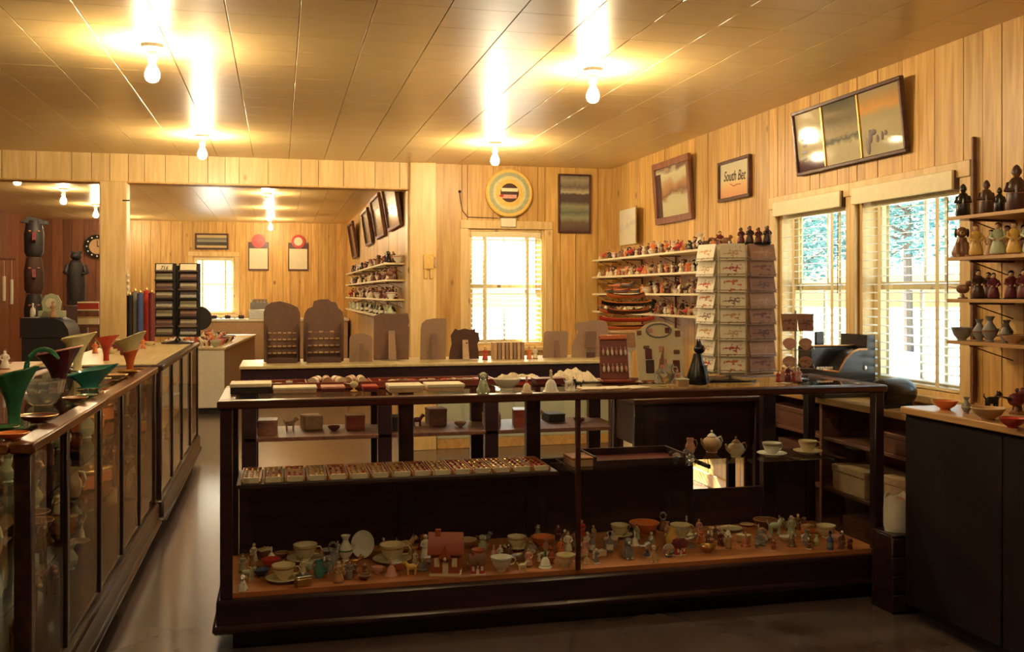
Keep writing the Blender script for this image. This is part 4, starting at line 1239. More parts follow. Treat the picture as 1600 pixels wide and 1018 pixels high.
# three wings in plan (rotated to face the shop floor): from, to, kind
WINGS = [((-.06, 0), (.075, 0), 0), ((.08, .004), (.225, .10), 1), ((-.155, .14), (-.066, .006), 2)]
RB = R(-22)
for (pa, pb, fi) in WINGS:
    pa, pb = Vector((pa[0], pa[1] - .05, 0)), Vector((pb[0], pb[1] - .05, 0))
    mid, dv = (pa + pb) / 2, pb - pa
    FW = dv.length
    Mz = Matrix.Rotation(RB, 4, 'Z') @ Matrix.Translation(mid) @ Matrix.Rotation(math.atan2(dv.y, dv.x), 4, 'Z')
    tone = 'brown' if fi == 1 else 'cream'  # brown puts the shade of this wing into panel and cards
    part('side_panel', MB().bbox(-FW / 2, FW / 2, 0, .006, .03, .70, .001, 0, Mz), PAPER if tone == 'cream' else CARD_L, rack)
    for r in range(8):
        z = .045 + r * .082
        part('pocket', MB().tube([(-FW / 2, -.002, z + .02), (-FW / 2, -.030, z + .012), (FW / 2, -.030, z + .012), (FW / 2, -.002, z + .02)], .0014, 5, 0, Mz)
             .tube([(-FW / 2, -.002, z), (-FW / 2, -.028, z), (FW / 2, -.028, z), (FW / 2, -.002, z)], .0014, 5, 0, Mz), WIRE, rack)
        Mc = Matrix.Translation((RX, RY, CH + z)) @ Mz @ Matrix.Translation((0, -.026, .002)) @ Matrix.Rotation(R(-12), 4, 'X')
        cm = MB().bbox(-FW / 2 + .006, FW / 2 - .006, 0, .004, 0, .086, .0006)
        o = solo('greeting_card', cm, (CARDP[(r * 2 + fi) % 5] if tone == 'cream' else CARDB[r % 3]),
                 ['%s printed greeting card in the broad front of the card rack' % ['orange', 'yellowish', 'dark red', 'brown', 'pale tan'][(r * 2) % 5], '%s shade-toned brown card in the shaded wing of the card rack' % ['dark', 'light', 'blackish'][r % 3], '%s printed card in the wing beside the black cat' % ['orange', 'yellowish', 'dark red', 'brown', 'pale tan'][(r * 2 + 2) % 5]][fi],
                 'greeting card', group=['cards in the rack front', 'shade-toned brown cards in the rack wing', 'cards in the rack beside the cat'][fi])
        o.matrix_world = Mc
    part('strut', MB().tube([Mz @ Vector((0, .006, .1)), (0, 0, .1)], .004, 6).tube([Mz @ Vector((0, .006, .62)), (0, 0, .62)], .004, 6), STEEL, rack)
Mr = Matrix.Rotation(RB, 4, 'Z')
part('top_plate', MB().bbox(.04, .20, -.03, .08, .70, .708, .002, 0, Mr), BLACK, rack)
for k in range(8):
    q = Matrix.Translation((RX, RY, CH + .708)) @ Mr @ Vector((.055 + .044 * (k % 4), -.012 + .06 * (k // 4), 0))
    put('figurine', q, .082 + .008 * (k % 2), ['dark brown' if k % 2 else 'maroon', 'brown', 'black'], '%s figurine standing on top of the card rack' % ['maroon', 'dark brown'][k % 2], group='figurines on the card rack')

# small wire rack with pink cards at the end of the island
p = at_y(1243, 590, 4.60)
sr = thing('wire_card_rack', 'small wire rack of pinkish cards at the end of the island', 'card rack', (p.x, 4.60, CH), -.25)
part('base', MB().lathe([(.07, 0), (.07, .006), (.012, .014)], 20), BLACK, sr)
part('pole', MB().tube([(0, 0, .01), (0, 0, .36)], .006, 8), STEEL, sr)
for k, z in enumerate((.06, .155, .255)):
    part('pocket', MB().tube([(-.085, -.03, z + .02), (-.085, -.05, z), (.085, -.05, z), (.085, -.03, z + .02)], .002, 5).tube([(0, 0, z), (0, -.05, z)], .002, 5), STEEL, sr)
    for s in (-1, 1):
        cm = MB()
        W, H = (.038, .088) if k == 2 else (.040, .062)
        outl = [(W * (1.0 if k == 2 else .8) * math.cos(a) * (1.15 if math.sin(a) > 0 else .95), H * .5 + H * .5 * math.sin(a)) for a in [i * PI / 9 for i in range(18)]] if k < 2 else [(-W, 0), (W, 0), (W * 1.15, H), (-W * 1.15, H)]
        cm.prism(outl, -.0015, .0015, 'y')
        o = solo('pink_card', cm, CARDB[k] if s > 0 else C['pink'] if k == 1 else CARDB[(k + 1) % 3],
                 '%s card %s in the small wire rack' % (['round red', 'round pinkish', 'tall brownish'][k], 'next to the register' if s > 0 else 'next to the tall rack'), 'card')
        o.matrix_world = Matrix.Translation((p.x, 4.60, CH)) @ Matrix.Rotation(-.25, 4, 'Z') @ Matrix.Translation((s * .042, -.046, z + .002)) @ Matrix.Rotation(R(-12), 4, 'X')
for k in range(5):
    q = at_y(1216 + k * 8, 598, 4.46 + .02 * (k % 2))
    put('figurine', (q.x, q.y, CH), .06 + .015 * (k % 3), [['red', 'pink', 'maroon'][k % 3], 'skin', 'brown'], '%s figurine at the foot of the small wire rack' % ['red', 'pink', 'maroon'][k % 3], group='figurines below the wire rack')

# ------------------------------------------------------------------ register, cylinder, bag behind the island end
reg = thing('cash_register', 'black antique cash register with curved front and copper trim', 'cash register', (3.082, 4.93, .92), 0)
prof = [(-.165, 0), (.165, 0), (.165, .255), (.115, .255), (.112, .195), (.06, .195), (.02, .185), (-.02, .16), (-.05, .125), (-.065, .105), (-.165, .115)]
reg.scale = (1, 1, 1.36)
part('body', MB().prism(prof, -.12, .14, 'y'), BLACK, reg)
part('trim', MB().tube([(.112, -.123, .197), (.06, -.123, .197), (.02, -.123, .187), (-.02, -.123, .162), (-.05, -.123, .127), (-.065, -.123, .107), (-.165, -.123, .117)], .0045, 6), COPPER, reg)
part('top_deck', MB().bbox(-.165, .112, .0, .14, .115, .205, .004), BLACK, reg)
part('top_edge', MB().tube([(-.165, .0, .208), (.112, .0, .208)], .005, 6), COPPER, reg)
part('display_flag', MB().bbox(-.095, -.045, .06, .08, .205, .265, .003), BLACK, reg)
part('drawer', MB().bbox(-.155, .155, -.128, -.12, .012, .075, .002), BLACKM, reg)
part('lock', MB().lathe([(.010, 0), (.010, .006), (.006, .008)], 12, 0, M=Matrix.Translation((.10, -.120, .12)) @ Matrix.Rotation(R(90), 4, 'X')), STEEL, reg)
for k in range(6):
    part('key', MB().lathe([(.007, 0), (.007, .01), (.003, .012)], 10, 0, c=(-.155 + .017 * k, -.06, .113)), WHITE, reg)
cyl = thing('tape_dispenser', 'black rounded drum shaped wrapping paper holder on the window counter', 'paper holder', (3.055, 4.36, .92), R(8))
Mh = Matrix.Translation((0, 0, .075)) @ Matrix.Rotation(R(90), 4, 'Y')
part('drum', MB().lathe([(.03, -.115), (.062, -.11), (.074, -.09), (.075, .03), (.070, .07), (.052, .10), (.02, .112)], 24, 0, M=Mh), BLACK, cyl)
part('cradle', MB().bbox(-.10, .08, -.045, .045, 0, .022, .004), BLACKM, cyl)
part('arm', MB().tube([(-.11, 0, .075), (-.14, -.0, .05), (-.14, 0, .008)], .011, 8), BLACKM, cyl)
# boxes on the counter shelves
for k, (y, z, w_, h, m_) in enumerate(((4.25, .70, .3, .10, BROWN), (4.66, .42, .30, .14, CARD_L), (4.2, .42, .3, .16, CARD_L), (5.2, .42, .4, .20, BROWN), (5.3, .70, .4, .12, BROWN), (4.5, .10, .4, .2, BROWN))):
    t = thing('storage_box', ['flat brown storage box on the top shelf of the window counter', 'low tan storage box beside the middle divider of the window counter', 'tall tan storage box at the end of the window counter', 'large brown storage box on the middle shelf past the divider', 'long brown storage box on the top shelf past the divider', 'brown storage box on the bottom shelf of the window counter'][k], 'box', (3.10, y, z))
    part('body', MB().bbox(-.12, .12, -w_ / 2, w_ / 2, 0, h * .75, .003), m_, t)
    part('lid', MB().bbox(-.124, .124, -w_ / 2 - .004, w_ / 2 + .004, h * .75, h, .003), m_, t)
# paper bag on the floor by the island end
cr = thing('dark_crate', 'dark wooden crate under the paper bag beside the black cabinet', 'crate', (2.87, 4.07, 0))
for k in range(4):
    part('slat', MB().bbox(-.085, .085, -.085, -.075, .01 + k * .088, .09 + k * .088, .002), CASEWOOD, cr)
    part('slat', MB().bbox(-.085, .085, .075, .085, .01 + k * .088, .09 + k * .088, .002), CASEWOOD, cr)
part('side', MB().bbox(-.085, -.075, -.075, .075, 0, .36, .002), CASEWOOD, cr)
part('side', MB().bbox(.075, .085, -.075, .075, 0, .36, .002), CASEWOOD, cr)
part('lid', MB().bbox(-.085, .085, -.085, .085, .362, .37, .002), CASEWOOD, cr)
bg = thing('paper_bag', 'crumpled white paper bag standing on the dark crate', 'bag', (2.87, 4.07, .37), .2)
mb = MB()
mb.lathe([(.062, 0), (.07, .02), (.072, .09), (.076, .15), (.072, .165), (.067, .165), (.068, .14), (.064, .03), (.02, .012)], 14, 0, fn=lambda k, a, r, z: (r * (1 + .10 * math.sin(3 * a + k) + .05 * math.sin(7 * a)), z + (.015 * math.sin(4 * a) if z > .12 else 0)), sy=.75)
part('sack', mb, WHITE, bg)
part('contents', MB().ball((0, 0, .13), (.05, .035, .03), 0, 10, 7), C['pink'], bg)

# ------------------------------------------------------------------ stock on the black cabinet and its shelves
def cab_item(kind, px, py, hp, mats, label, cat=None, rz=0, name=None, group=None, sc=None):
    p = on_z(px, py, .978); return put(kind, p, hpx(hp, p), mats, label, cat, rz, name, group)
cab_item('bowl', 1544, 656, 50, ['tan', 'cream', 'tan'], 'pale shell shaped bowl at the edge of the black cabinet', 'bowl')
cab_item('bowl', 1477, 640, 38, ['orange', 'tan', 'orange'], 'orange basket bowl on the black cabinet below the window', 'basket')
cab_item('vase', 1510, 646, 26, ['grey', 'pale green', 'grey'], 'small grey vase beside the shell bowl', 'vase')
cab_item('bowl', 1582, 668, 40, ['red', 'maroon', 'red'], 'red dish at the edge of the black cabinet', 'bowl')
for k in range(12):
    p = Vector((3.10 + .07 * (k % 2), 3.72 - k * .075, .978))
    put(['animal', 'figurine', 'bird', 'seated_dog'][k % 4], p, .085 + .02 * (k % 3), [['black', 'dark brown', 'maroon'][k % 3], 'dark brown', 'brown'],
        '%s %s in the dark row at the wall on the black cabinet' % (['black', 'dark brown', 'maroon'][k % 3], ['animal', 'figurine', 'bird', 'dog'][k % 4]), group='dark ornaments on the black cabinet', cat='ornament')
def stock(y0, y1, x, z, specs, step, place, group, seed, jitter=.02, hlo=.08, hhi=.12, xj=.05, flip=False):
    """row of ornaments along a wall shelf"""
    rnd = random.Random(seed)
    sgn = -1 if flip else 1
    y = y1 if flip else y0
    while (y > y0 if flip else y < y1):
        for tries in range(8):
            kind, ms, cat = rnd.choice(specs)
            h = rnd.uniform(hlo, hhi)
            if kind in ('cup', 'bowl'): h = min(h, step * 1.1)
            if kind in ('animal', 'bird'): h = min(h, step * 1.0)
            xx = x + rnd.uniform(-xj, xj)
            if free(xx, y, z, RAD[kind] * h): break
        else:
            y += sgn * step * .3
            continue
        col = ms[0] if isinstance(ms[0], str) else 'clear'
        put(kind, (xx, y, z), h, ms, '%s %s %s' % (col, cat, place), cat, rnd.uniform(-.5, .5) - PI / 4, kind, group)
        y += sgn * step * rnd.uniform(.75, 1.0)
DARKB = [('robed_bottle', ['black', 'dark brown', 'black'], 'monk bottle'), ('robed_bottle', ['dark brown', 'brown', 'black'], 'monk bottle')]
for k, (y, h) in enumerate(((3.83, .15), (3.68, .15), (3.60, .11), (3.50, .195), (3.36, .15), (3.1, .18), (2.9, .15), (2.7, .17), (2.5, .16))):
    ms = DARKB[k % 2][1]
    put('robed_bottle', (3.04, y, 1.85), h, ms, '%s monk shaped bottle on the highest shelf over the black cabinet' % (['large', 'short', 'plump', 'tallest'][k % 4] + ' ' + ms[0]), 'bottle', -.7, 'monk_bottle', 'monk bottles on the highest shelf')
BIGC = [('figurine', ['pale green', 'skin', 'brown'], 'figurine'), ('figurine', ['tan', 'skin', 'dark brown'], 'figurine'), ('seated_dog', ['cream', 'white', 'brown'], 'dog'), ('figurine', ['yellow', 'skin', 'brown'], 'figurine'), ('seated_dog', ['brown', 'tan', 'black'], 'dog'), ('figurine', ['maroon', 'skin', 'black'], 'figurine'), ('vase', ['pink', 'tan', 'white'], 'vase')]
stock(2.3, 3.845, 3.05, 1.665, BIGC, .088, 'on the second highest shelf over the black cabinet', 'ornaments on the second highest cabinet shelf', 5, hlo=.14, hhi=.165, flip=True, xj=.02)
DK = [('seated_dog', ['brown', 'tan', 'black'], 'dog'), ('animal', ['dark brown', 'brown', 'black'], 'animal'), ('figurine', ['dark brown', 'skin', 'black'], 'figurine'), ('figurine', ['maroon', 'skin', 'black'], 'figurine'), ('bird', ['brown', 'tan', 'brown'], 'bird')]
stock(2.3, 3.845, 3.05, 1.475, DK, .09, 'on the second lowest shelf over the black cabinet', 'ornaments on the second lowest cabinet shelf', 6, hlo=.115, hhi=.145, flip=True, xj=.02)
GLS = [('glass_ball', [CLEAR, CLEAR, CLEAR], 'crystal ball'), ('cup', ['grey', 'silver', 'grey'], 'cup'), ('vase', ['grey', 'brown', 'grey'], 'vase'), ('trinket_box', ['brown', 'silver', 'gold'], 'trinket box'), ('bowl', ['tan', 'brown', 'tan'], 'bowl')]
stock(2.3, 3.845, 3.05, 1.285, GLS, .085, 'on the lowest shelf over the black cabinet', 'ornaments on the lowest cabinet shelf', 8, hlo=.08, hhi=.115, flip=True, xj=.02)

stock(2.3, 3.83, 3.18, 1.665, BIGC, .09, 'at the wall on the second highest shelf over the black cabinet', 'back row on the second highest cabinet shelf', 15, hlo=.13, hhi=.15, xj=.015, flip=True)
stock(2.3, 3.83, 3.18, 1.475, DK, .09, 'at the wall on the second lowest shelf over the black cabinet', 'back row on the second lowest cabinet shelf', 16, hlo=.11, hhi=.14, xj=.015, flip=True)
stock(2.3, 3.83, 3.18, 1.285, GLS, .09, 'at the wall on the lowest shelf over the black cabinet', 'back row on the lowest cabinet shelf', 18, hlo=.08, hhi=.11, xj=.015, flip=True)
MIX = [('figurine', ['orange', 'skin', 'brown'], 'figurine'), ('figurine', ['cream', 'skin', 'dark brown'], 'figurine'), ('seated_dog', ['brown', 'white', 'black'], 'dog'), ('animal', ['tan', 'brown', 'black'], 'animal'), ('vase', ['white', 'orange', 'white'], 'vase'), ('figurine', ['maroon', 'skin', 'black'], 'figurine'), ('seated_dog', ['black', 'white', 'black'], 'dog'), ('cup', ['white', 'red', 'white'], 'cup'), ('bell', ['cream', 'pink', 'white'], 'bell'), ('bird', ['red', 'orange', 'brown'], 'bird')]
CP = ('on the %s cream corner shelf')
for k, z in enumerate((1.33, 1.50, 1.665, 1.83)):
    stock(6.45 if k != 1 else 6.45, 9.12 if k != 1 else 8.0, 3.15, z, MIX + DK, .10, CP % ORD[k], 'ornaments on the %s corner shelf' % ORD[k], 20 + k, hlo=.09, hhi=.128, xj=.02)
    stock(6.50, 9.12 if k != 1 else 8.0, 3.055, z, MIX + DK, .14, CP % ORD[k] + ', front row', 'front ornaments on the %s corner shelf' % ORD[k], 40 + k, hlo=.055, hhi=.085, xj=.01)
for k, z in enumerate((1.27, 1.445, 1.635, 1.80)):
    FM = MIX + DK if k else [('figurine', ['pale green', 'skin', 'white'], 'figurine'), ('bottle', ['black', 'silver', 'white'], 'bottle'), ('vase', ['pale green', 'white', 'white'], 'vase'), ('figurine', ['white', 'skin', 'black'], 'figurine')]
    stock(9.56, 15.1, 1.10, z, FM, .125, 'on the %s shelf of the second room wall' % ORD[k], 'ornaments on the %s second room shelf' % ORD[k], 60 + k, hlo=.10, hhi=.135)

# toy canoes piled on the second lowest corner shelf
def canoe(L, label, loc, rz, tilt, m1, m2):
    t = thing('toy_canoe', label, 'toy canoe', loc, rz)
    t.rotation_euler = (0, tilt, rz)
    N = 12
    mb, v, fs = MB(), [], []
    for i in range(N + 1):
        u = i / N * 2 - 1
        w_ = .035 * (1 - abs(u) ** 2.6) + .001
        zt = .032 + .022 * u ** 4
        zb = .004 + .02 * u ** 4
        v += [(u * L / 2, -w_, zt), (u * L / 2, -w_ * .8, zb + .012), (u * L / 2, 0, zb), (u * L / 2, w_ * .8, zb + .012), (u * L / 2, w_, zt), (u * L / 2, w_ * .8, zt - .003), (u * L / 2, 0, zb + .004), (u * L / 2, -w_ * .8, zt - .003)]
    for i in range(N):
        for j in range(8):
            fs.append((i * 8 + j, i * 8 + (j + 1) % 8, i * 8 + 8 + (j + 1) % 8, i * 8 + 8 + j))
    fs += [tuple(range(8)), tuple(range(N * 8 + 7, N * 8 - 1, -1))]
    mb.add(v, fs)
    part('hull', mb, m1, t)
    part('gunwale', MB().tube([(-L / 2 + .02 + (L - .04) * i / 8, -.037 * (1 - abs((i / 4 - 1)) ** 2.6) * .98, .034 + .016 * (i / 4 - 1) ** 4) for i in range(9)], .004, 5)
         .tube([(-L / 2 + .02 + (L - .04) * i / 8, .037 * (1 - abs((i / 4 - 1)) ** 2.6) * .98, .034 + .016 * (i / 4 - 1) ** 4) for i in range(9)], .004, 5), m2, t)
    part('seat', MB().box(L * .16, L * .22, -.028, .028, .026, .031).box(-L * .22, -L * .16, -.028, .028, .026, .031), m2, t)
k = 0
for (y, dz, x, rz, col) in ((8.95, 0, 3.13, 1.5, 'black'), (8.55, 0, 3.10, 1.65, 'maroon'), (8.20, 0, 3.12, 1.5, 'black'), (8.80, .052, 3.12, 1.57, 'orange'), (8.40, .052, 3.10, 1.6, 'dark brown')):
    a = C[col]; b2 = C['orange'] if col in ('black', 'maroon', 'dark brown') else C['black']
    canoe(.38 if dz == 0 else .36, '%s toy canoe %s on the corner shelf' % (col, ['in the bottom layer beside the end wall', 'in the middle of the bottom layer', 'in the bottom layer next to the ornaments', 'in the upper layer beside the end wall', 'in the upper layer next to the ornaments', 'on top of the pile'][k]), (x, y, 1.50 + dz), rz, 0, a, b2); k += 1
k = 0
for lay, az in enumerate((.1, -.25, .35, -.05, .5)):
    for sd in ((-1, 1) if lay < 4 else (0,)):
        col = ['orange', 'black', 'red', 'orange', 'dark brown', 'orange', 'black', 'orange', 'orange'][k]
        canoe(.48 - .03 * (lay % 2), '%s toy canoe in the bowl, %s layer %s' % (col, ['lowest', 'second', 'third', 'fourth', 'topmost'][lay], ['', 'on the shelf side', 'on the shop side'][sd]),
              (2.78 - sd * .048 * math.sin(az), 7.55 + sd * .048 * math.cos(az), 1.198 + lay * .064), az, 0, C[col], C['orange' if col in ('black', 'dark brown', 'red') else 'black']); k += 1
# pedestal with round bowl of toys before the corner shelves
ped = thing('toy_pedestal', 'white pedestal table with round rim before the corner shelves', 'pedestal', (2.78, 7.55, 0))
part('column', MB().lathe([(.20, 0), (.20, .03), (.06, .06), (.05, .6), (.05, 1.02), (.12, 1.06)], 24), WHITE, ped)
part('bowl', MB().lathe([(.10, 1.05), (.13, 1.09), (.18, 1.155), (.195, 1.185), (.19, 1.195), (.17, 1.18), (.02, 1.175)], 28), C['tan'], ped)

# ------------------------------------------------------------------ cardboard counter displays on the table
def display(px0, px1, py_top, outline, mat, label, y=6.50, strut=True, extra=None, rz=0, strut_m=None):
    a, b_ = at_y(px0, 562, y), at_y(px1, 562, y)
    w_ = b_.x - a.x
    h = at_y((px0 + px1) / 2, py_top, y).z - CH
    t = thing('cardboard_display', label, 'counter display', ((a.x + b_.x) / 2, y, CH), rz)
    M = Matrix.Rotation(R(7), 4, 'X')
    out = [((u - .5) * w_, v * h) for u, v in outline]
    part('board', MB().prism(out, .012, .018, 'y', 0, M), mat, t)
    if strut:
        M2 = Matrix.Rotation(R(-14), 4, 'X')
        part('easel', MB().prism([(-.11 * w_, .0), (.11 * w_, .0), (.09 * w_, .62 * h), (-.09 * w_, .62 * h)], -.035, -.031, 'y', 0, Matrix.Translation((0, -.03, 0)) @ M2), strut_m or CARD_D, t)
    if extra: extra(t, w_, h)
    return t
ARCH = [(0, 0), (1, 0), (1.0, .80), (.93, .90), (.72, .96), (.45, 1.0), (.2, .98), (.06, .92), (0, .82)]
KNOB = [(0, 0), (1, 0), (1.0, .68), (.97, .80), (.86, .86), (.80, .95), (.68, .96), (.62, 1.0), (.42, 1.0), (.25, .97), (.22, .88), (.10, .85), (.03, .78), (0, .68)]
def basket(t, w_, h):
    bm = MB().bbox(-w_ * .42, w_ * .42, -.09, -.004, 0, h * .08, .003)
    part('tray', bm, CARD_X, t)
    for s in (-1, 1):
        part('side', MB().prism([(-.09, .08 * h), (0, .08 * h), (0, .62 * h), (-.02, .62 * h), (-.09, .4 * h)], s * w_ * .42 - .002, s * w_ * .42 + .002, 'x'), CARD_X, t)
    for r in range(4):
        for c in range(6):
            x = -w_ * .34 + c * w_ * .136; z = h * (.14 + r * .11)
            part('slot_strip', MB().bbox(x - w_ * .05, x + w_ * .05, -.012 - .004 * ((r + c) % 2), -.004, z, z + .010, .001), C['tan'], t)
def window_cut(t, w_, h):
    part('label', MB().bbox(-w_ * .14, w_ * .14, -.018, -.012, h * .30, h * .72, .001, 0, Matrix.Rotation(R(7), 4, 'X')), CARD_D, t)
    part('prop', MB().bbox(-w_ * .12, w_ * .12, -.03, -.015, 0, h * .14, .002), CARD_X, t)
display(412, 469, 470, ARCH, CARD_D, 'tall brown round topped cardboard display with woven strips', extra=basket, strut=False)
display(474, 537, 467, KNOB, CARD_D, 'tall brown scalloped cardboard display with woven strips', extra=basket, strut=False)
display(546, 582, 520, ARCH, CARD, 'small grey brown arched display before the square topped board', y=6.42)
display(584, 639, 489, [(0, 0), (1, 0), (1, .70), (.97, .74), (1, .80), (.96, 1), (.5, .99), (.3, 1), (0, .95)], CARD_D, 'square topped brown display with easel back', y=6.56, strut_m=CARD)
display(657, 697, 497, [(0, 0), (1, 0), (1, .9), (.97, 1), (.5, 1.0), (.2, .97), (.04, .88), (0, .75)], CARD, 'narrow tan display with one rounded corner', strut_m=CARD_D)
def tagx(t, w_, h):
    part('hook_hole', MB().lathe([(.006, -.002), (.006, .002)], 10, 0, M=Matrix.Translation((0, -.082, h * .55)) @ Matrix.Rotation(R(90), 4, 'X')), BLACKM, t)
display(702, 749, 513, [(0, 0), (1, 0), (.97, .3), (.93, .5), (1, .6), (.97, .85), (.86, .88), (.84, .99), (.72, .95), (.5, 1), (.3, .95), (.18, 1), (.12, .9), (.04, .78), (.08, .5), (.02, .25)], CARD_X, 'dark bear shaped display with pale tag shaped easel', strut_m=CARD_L, extra=tagx)
# row of small books
t0 = at_y(770, 555, 6.5).x
for k in range(8):
    x = t0 + .008 + k * .0275
    t = thing('booklet', '%s upright booklet in the row before the end window' % ['tan', 'brown'][k % 2], 'booklet', (x, 6.5, CH), 0, 'booklets on the display table')
    part('cover', MB().bbox(-.011, .011, -.05, .05, 0, .115, .002), [C['tan'], CARD][k % 2], t)
    part('pages', MB().bbox(-.008, .008, -.046, .047, .112, .1165, .001), PAPER, t)
for k, (px, m_) in enumerate(((758, 'red'), (827, 'orange'), (836, 'cream'))):
    p = at_y(px, 558, 6.45); put('figurine', (p.x, 6.45, CH), .085, [m_, 'skin', 'brown'], '%s figurine beside the booklets on the table' % m_)
display(849, 887, 517, [(0, 0), (1, 0), (1, .93), (.93, 1), (.1, 1), (0, .9)], CARD, 'plain tan square display beside the booklets', strut_m=CARD_D)
display(894, 949, 500, [(0, 0), (1, 0), (1, .85), (.9, .97), (.7, 1), (.45, 1), (.4, .96), (.15, .95), (.06, .88), (.08, .76), (.16, .70), (.06, .5), (0, .3)], CARD, 'wide grey tan scalloped display behind the red peg rack', extra=window_cut, strut=False)
# goods on the table's lower shelf
rnd = random.Random(11)
for k in range(16):
    x = TX0 + .16 + k * .14
    if abs(x - .66) < .07 or abs(x - 1.36) < .07: x += .09
    kd = k % 4
    if kd in (0, 2):
        t = thing('merchandise_box', ['brown', 'tan', 'dark red', 'black'][(k // 2) % 4] + ' merchandise box on the lower shelf of the display table', 'box', (x, 6.42 + .1 * (k % 3), .60), rnd.uniform(-.2, .2), 'boxes on the table shelf')
        hh = rnd.uniform(.05, .13)
        PLACED.append((x, 6.42 + .1 * (k % 3), .60, .13))
        mm = [BROWN, CARD_L, RED_TRAY, BLACKM][(k // 2) % 4]
        part('body', MB().bbox(-.06, .06, -.08, .08, 0, hh * .8, .002), mm, t)
        part('lid', MB().bbox(-.062, .062, -.082, .082, hh * .8, hh, .002), mm, t)
    else:
        gy = next((v for v in (6.45, 6.36, 6.55, 6.62) if free(x, v, .60, .055)), None)
        if gy is None: continue
        put(['bowl', 'animal'][k % 3 % 2], (x, gy, .60), .085, [['brown', 'tan', 'cream', 'maroon'][k % 4], 'tan', 'brown'], '%s %s on the lower shelf of the display table' % (['brown', 'tan', 'cream', 'maroon'][k % 4], ['bowl', 'animal ornament'][k % 3 % 2]), group='ornaments on the table shelf')
# dark desk behind the island
dk = thing('dark_desk', 'dark maroon brown desk with open kneehole behind the island', 'desk', (2.45, 5.58, 0))
part('desk_top', MB().bbox(-.42, .42, -.20, .22, .845, .875, .004), CASE_RIM, dk)
part('modesty_panel', MB().prism([(-.38, .50), (.30, .50), (.34, .53), (.37, .60), (.38, .845), (-.38, .845)], -.16, -.145, 'y'), CASE_IN, dk)
for sx in (-.39, .39):
    for sy in (-.17, .19):
        part('leg', MB().bbox(sx - .025, sx + .025, sy - .02, sy + .02, 0, .845, .003), CASEWOOD, dk)
part('side_rail', MB().bbox(-.40, -.385, -.15, .17, .60, .845, .002), CASE_IN, dk)
part('side_rail', MB().bbox(.385, .40, -.15, .17, .60, .845, .002), CASE_IN, dk)
for k, (x, m_) in enumerate(((-.26, 'tan'), (.02, 'maroon'), (.26, 'cream'))):
    t = thing('ledger', '%s ledger lying on the dark desk' % m_, 'book', (2.45 + x, 5.56, .875), .1 * k)
    part('cover', MB().bbox(-.11, .11, -.08, .08, 0, .03, .003), C[m_], t)
    part('pages', MB().box(-.105, .112, -.076, .076, .006, .024), PAPER, t)

# ------------------------------------------------------------------ pictures and signs
def framed(name, label, cat, axis, fixed, a0, a1, z0, z1, fw, pic, fm, lean=0, mull=(), parts=None, out=-1, th=.03, extra=None):
    """framed picture on a wall: axis x -> wall of constant x, spread along y"""
    w_, h = a1 - a0, z1 - z0
    mid = (a0 + a1) / 2
    # local: x along the wall (towards the viewer's right hand), y into the wall
    if axis == 'x': t = thing(name, label, cat, (fixed, mid, z0), -PI / 2 if out < 0 else PI / 2)
    else: t = thing(name, label, cat, (mid, fixed, z0), 0)
    M = Matrix.Rotation(lean, 4, 'X')
    for (xa, xb, za, zb) in ((-w_ / 2, w_ / 2, 0, fw), (-w_ / 2, w_ / 2, h - fw, h), (-w_ / 2, -w_ / 2 + fw, fw, h - fw), (w_ / 2 - fw, w_ / 2, fw, h - fw)):
        part('frame_side', MB().bbox(xa, xb, -th, 0, za, zb, .004, 0, M), fm, t)
    for u in mull:
        x = -w_ / 2 + u * w_
        part('divider', MB().bbox(x - .008, x + .008, -th * .8, -.004, fw, h - fw, .002, 0, M), BRASS, t)
    edges = [0] + list(mull) + [1]
    pics = pic if isinstance(pic, list) else [pic]
    for k in range(len(edges) - 1):
        xa = -w_ / 2 + (fw if k == 0 else edges[k] * w_ + .008)
        xb = -w_ / 2 + (w_ - fw if k == len(edges) - 2 else edges[k + 1] * w_ - .008)
        part('picture', MB().box(xa, xb, -.014, -.004, fw, h - fw, 0, M), pics[k % len(pics)], t)
    if extra: extra(t, w_, h, M)
    return t
FR_D = wood('dark_red_frame', (.05, .015, .012), (.12, .04, .028), 'x', .3)
FR_B = wood('reddish_brown_frame', (.16, .06, .035), (.28, .11, .06), 'z', .35)
sky1, tan1 = (.62, .56, .36), (.42, .24, .09)
PX = XR - .018
# three panel picture leaning out at the top
P3A = picture_mat('pale_mist_lake', [(0, (.08, .04, .045)), (.16, (.10, .055, .055)), (.22, (.44, .40, .24)), (.45, (.48, .42, .25)), (.7, (.40, .36, .22)), (1, (.46, .38, .20))], noise=.12, rough=.06)
P3B = picture_mat('grey_lake_shore', [(0, (.50, .45, .28)), (.30, (.46, .42, .26)), (.38, (.08, .10, .09)), (.46, (.34, .29, .18)), (.7, (.18, .16, .11)), (1, (.12, .12, .09))], noise=.2, rough=.06)
P3C = picture_mat('sunset_shore', [(0, (.45, .42, .27)), (.2, (.40, .36, .22)), (.45, (.42, .37, .22)), (.6, (.38, .34, .2)), (.72, (.62, .33, .11)), (.85, (.45, .28, .12)), (1, (.35, .30, .18))], noise=.2, rough=.06)
def trees3(t, w_, h, M):
    # dark printed trees in the first and last panel
    for blots, mt in ((((-.43, .10, .05, .012), (-.41, .14, .045, .012), (-.40, .18, .03, .012), (-.42, .22, .02, .010)), C['grey']),
                      (((.19, .08, .022, .05), (.21, .13, .025, .04), (.24, .15, .03, .016), (.27, .11, .016, .022), (.31, .12, .014, .026), (.34, .13, .016, .014)), C['dark brown'])):
        mb = MB()
        for (u, z, rx, rz_) in blots:
            mb.ball((u * w_ / .8 * .8, -.0146, z), (rx, .0012, rz_), 0, 12, 6, M)
        part('print', mb, mt, t)
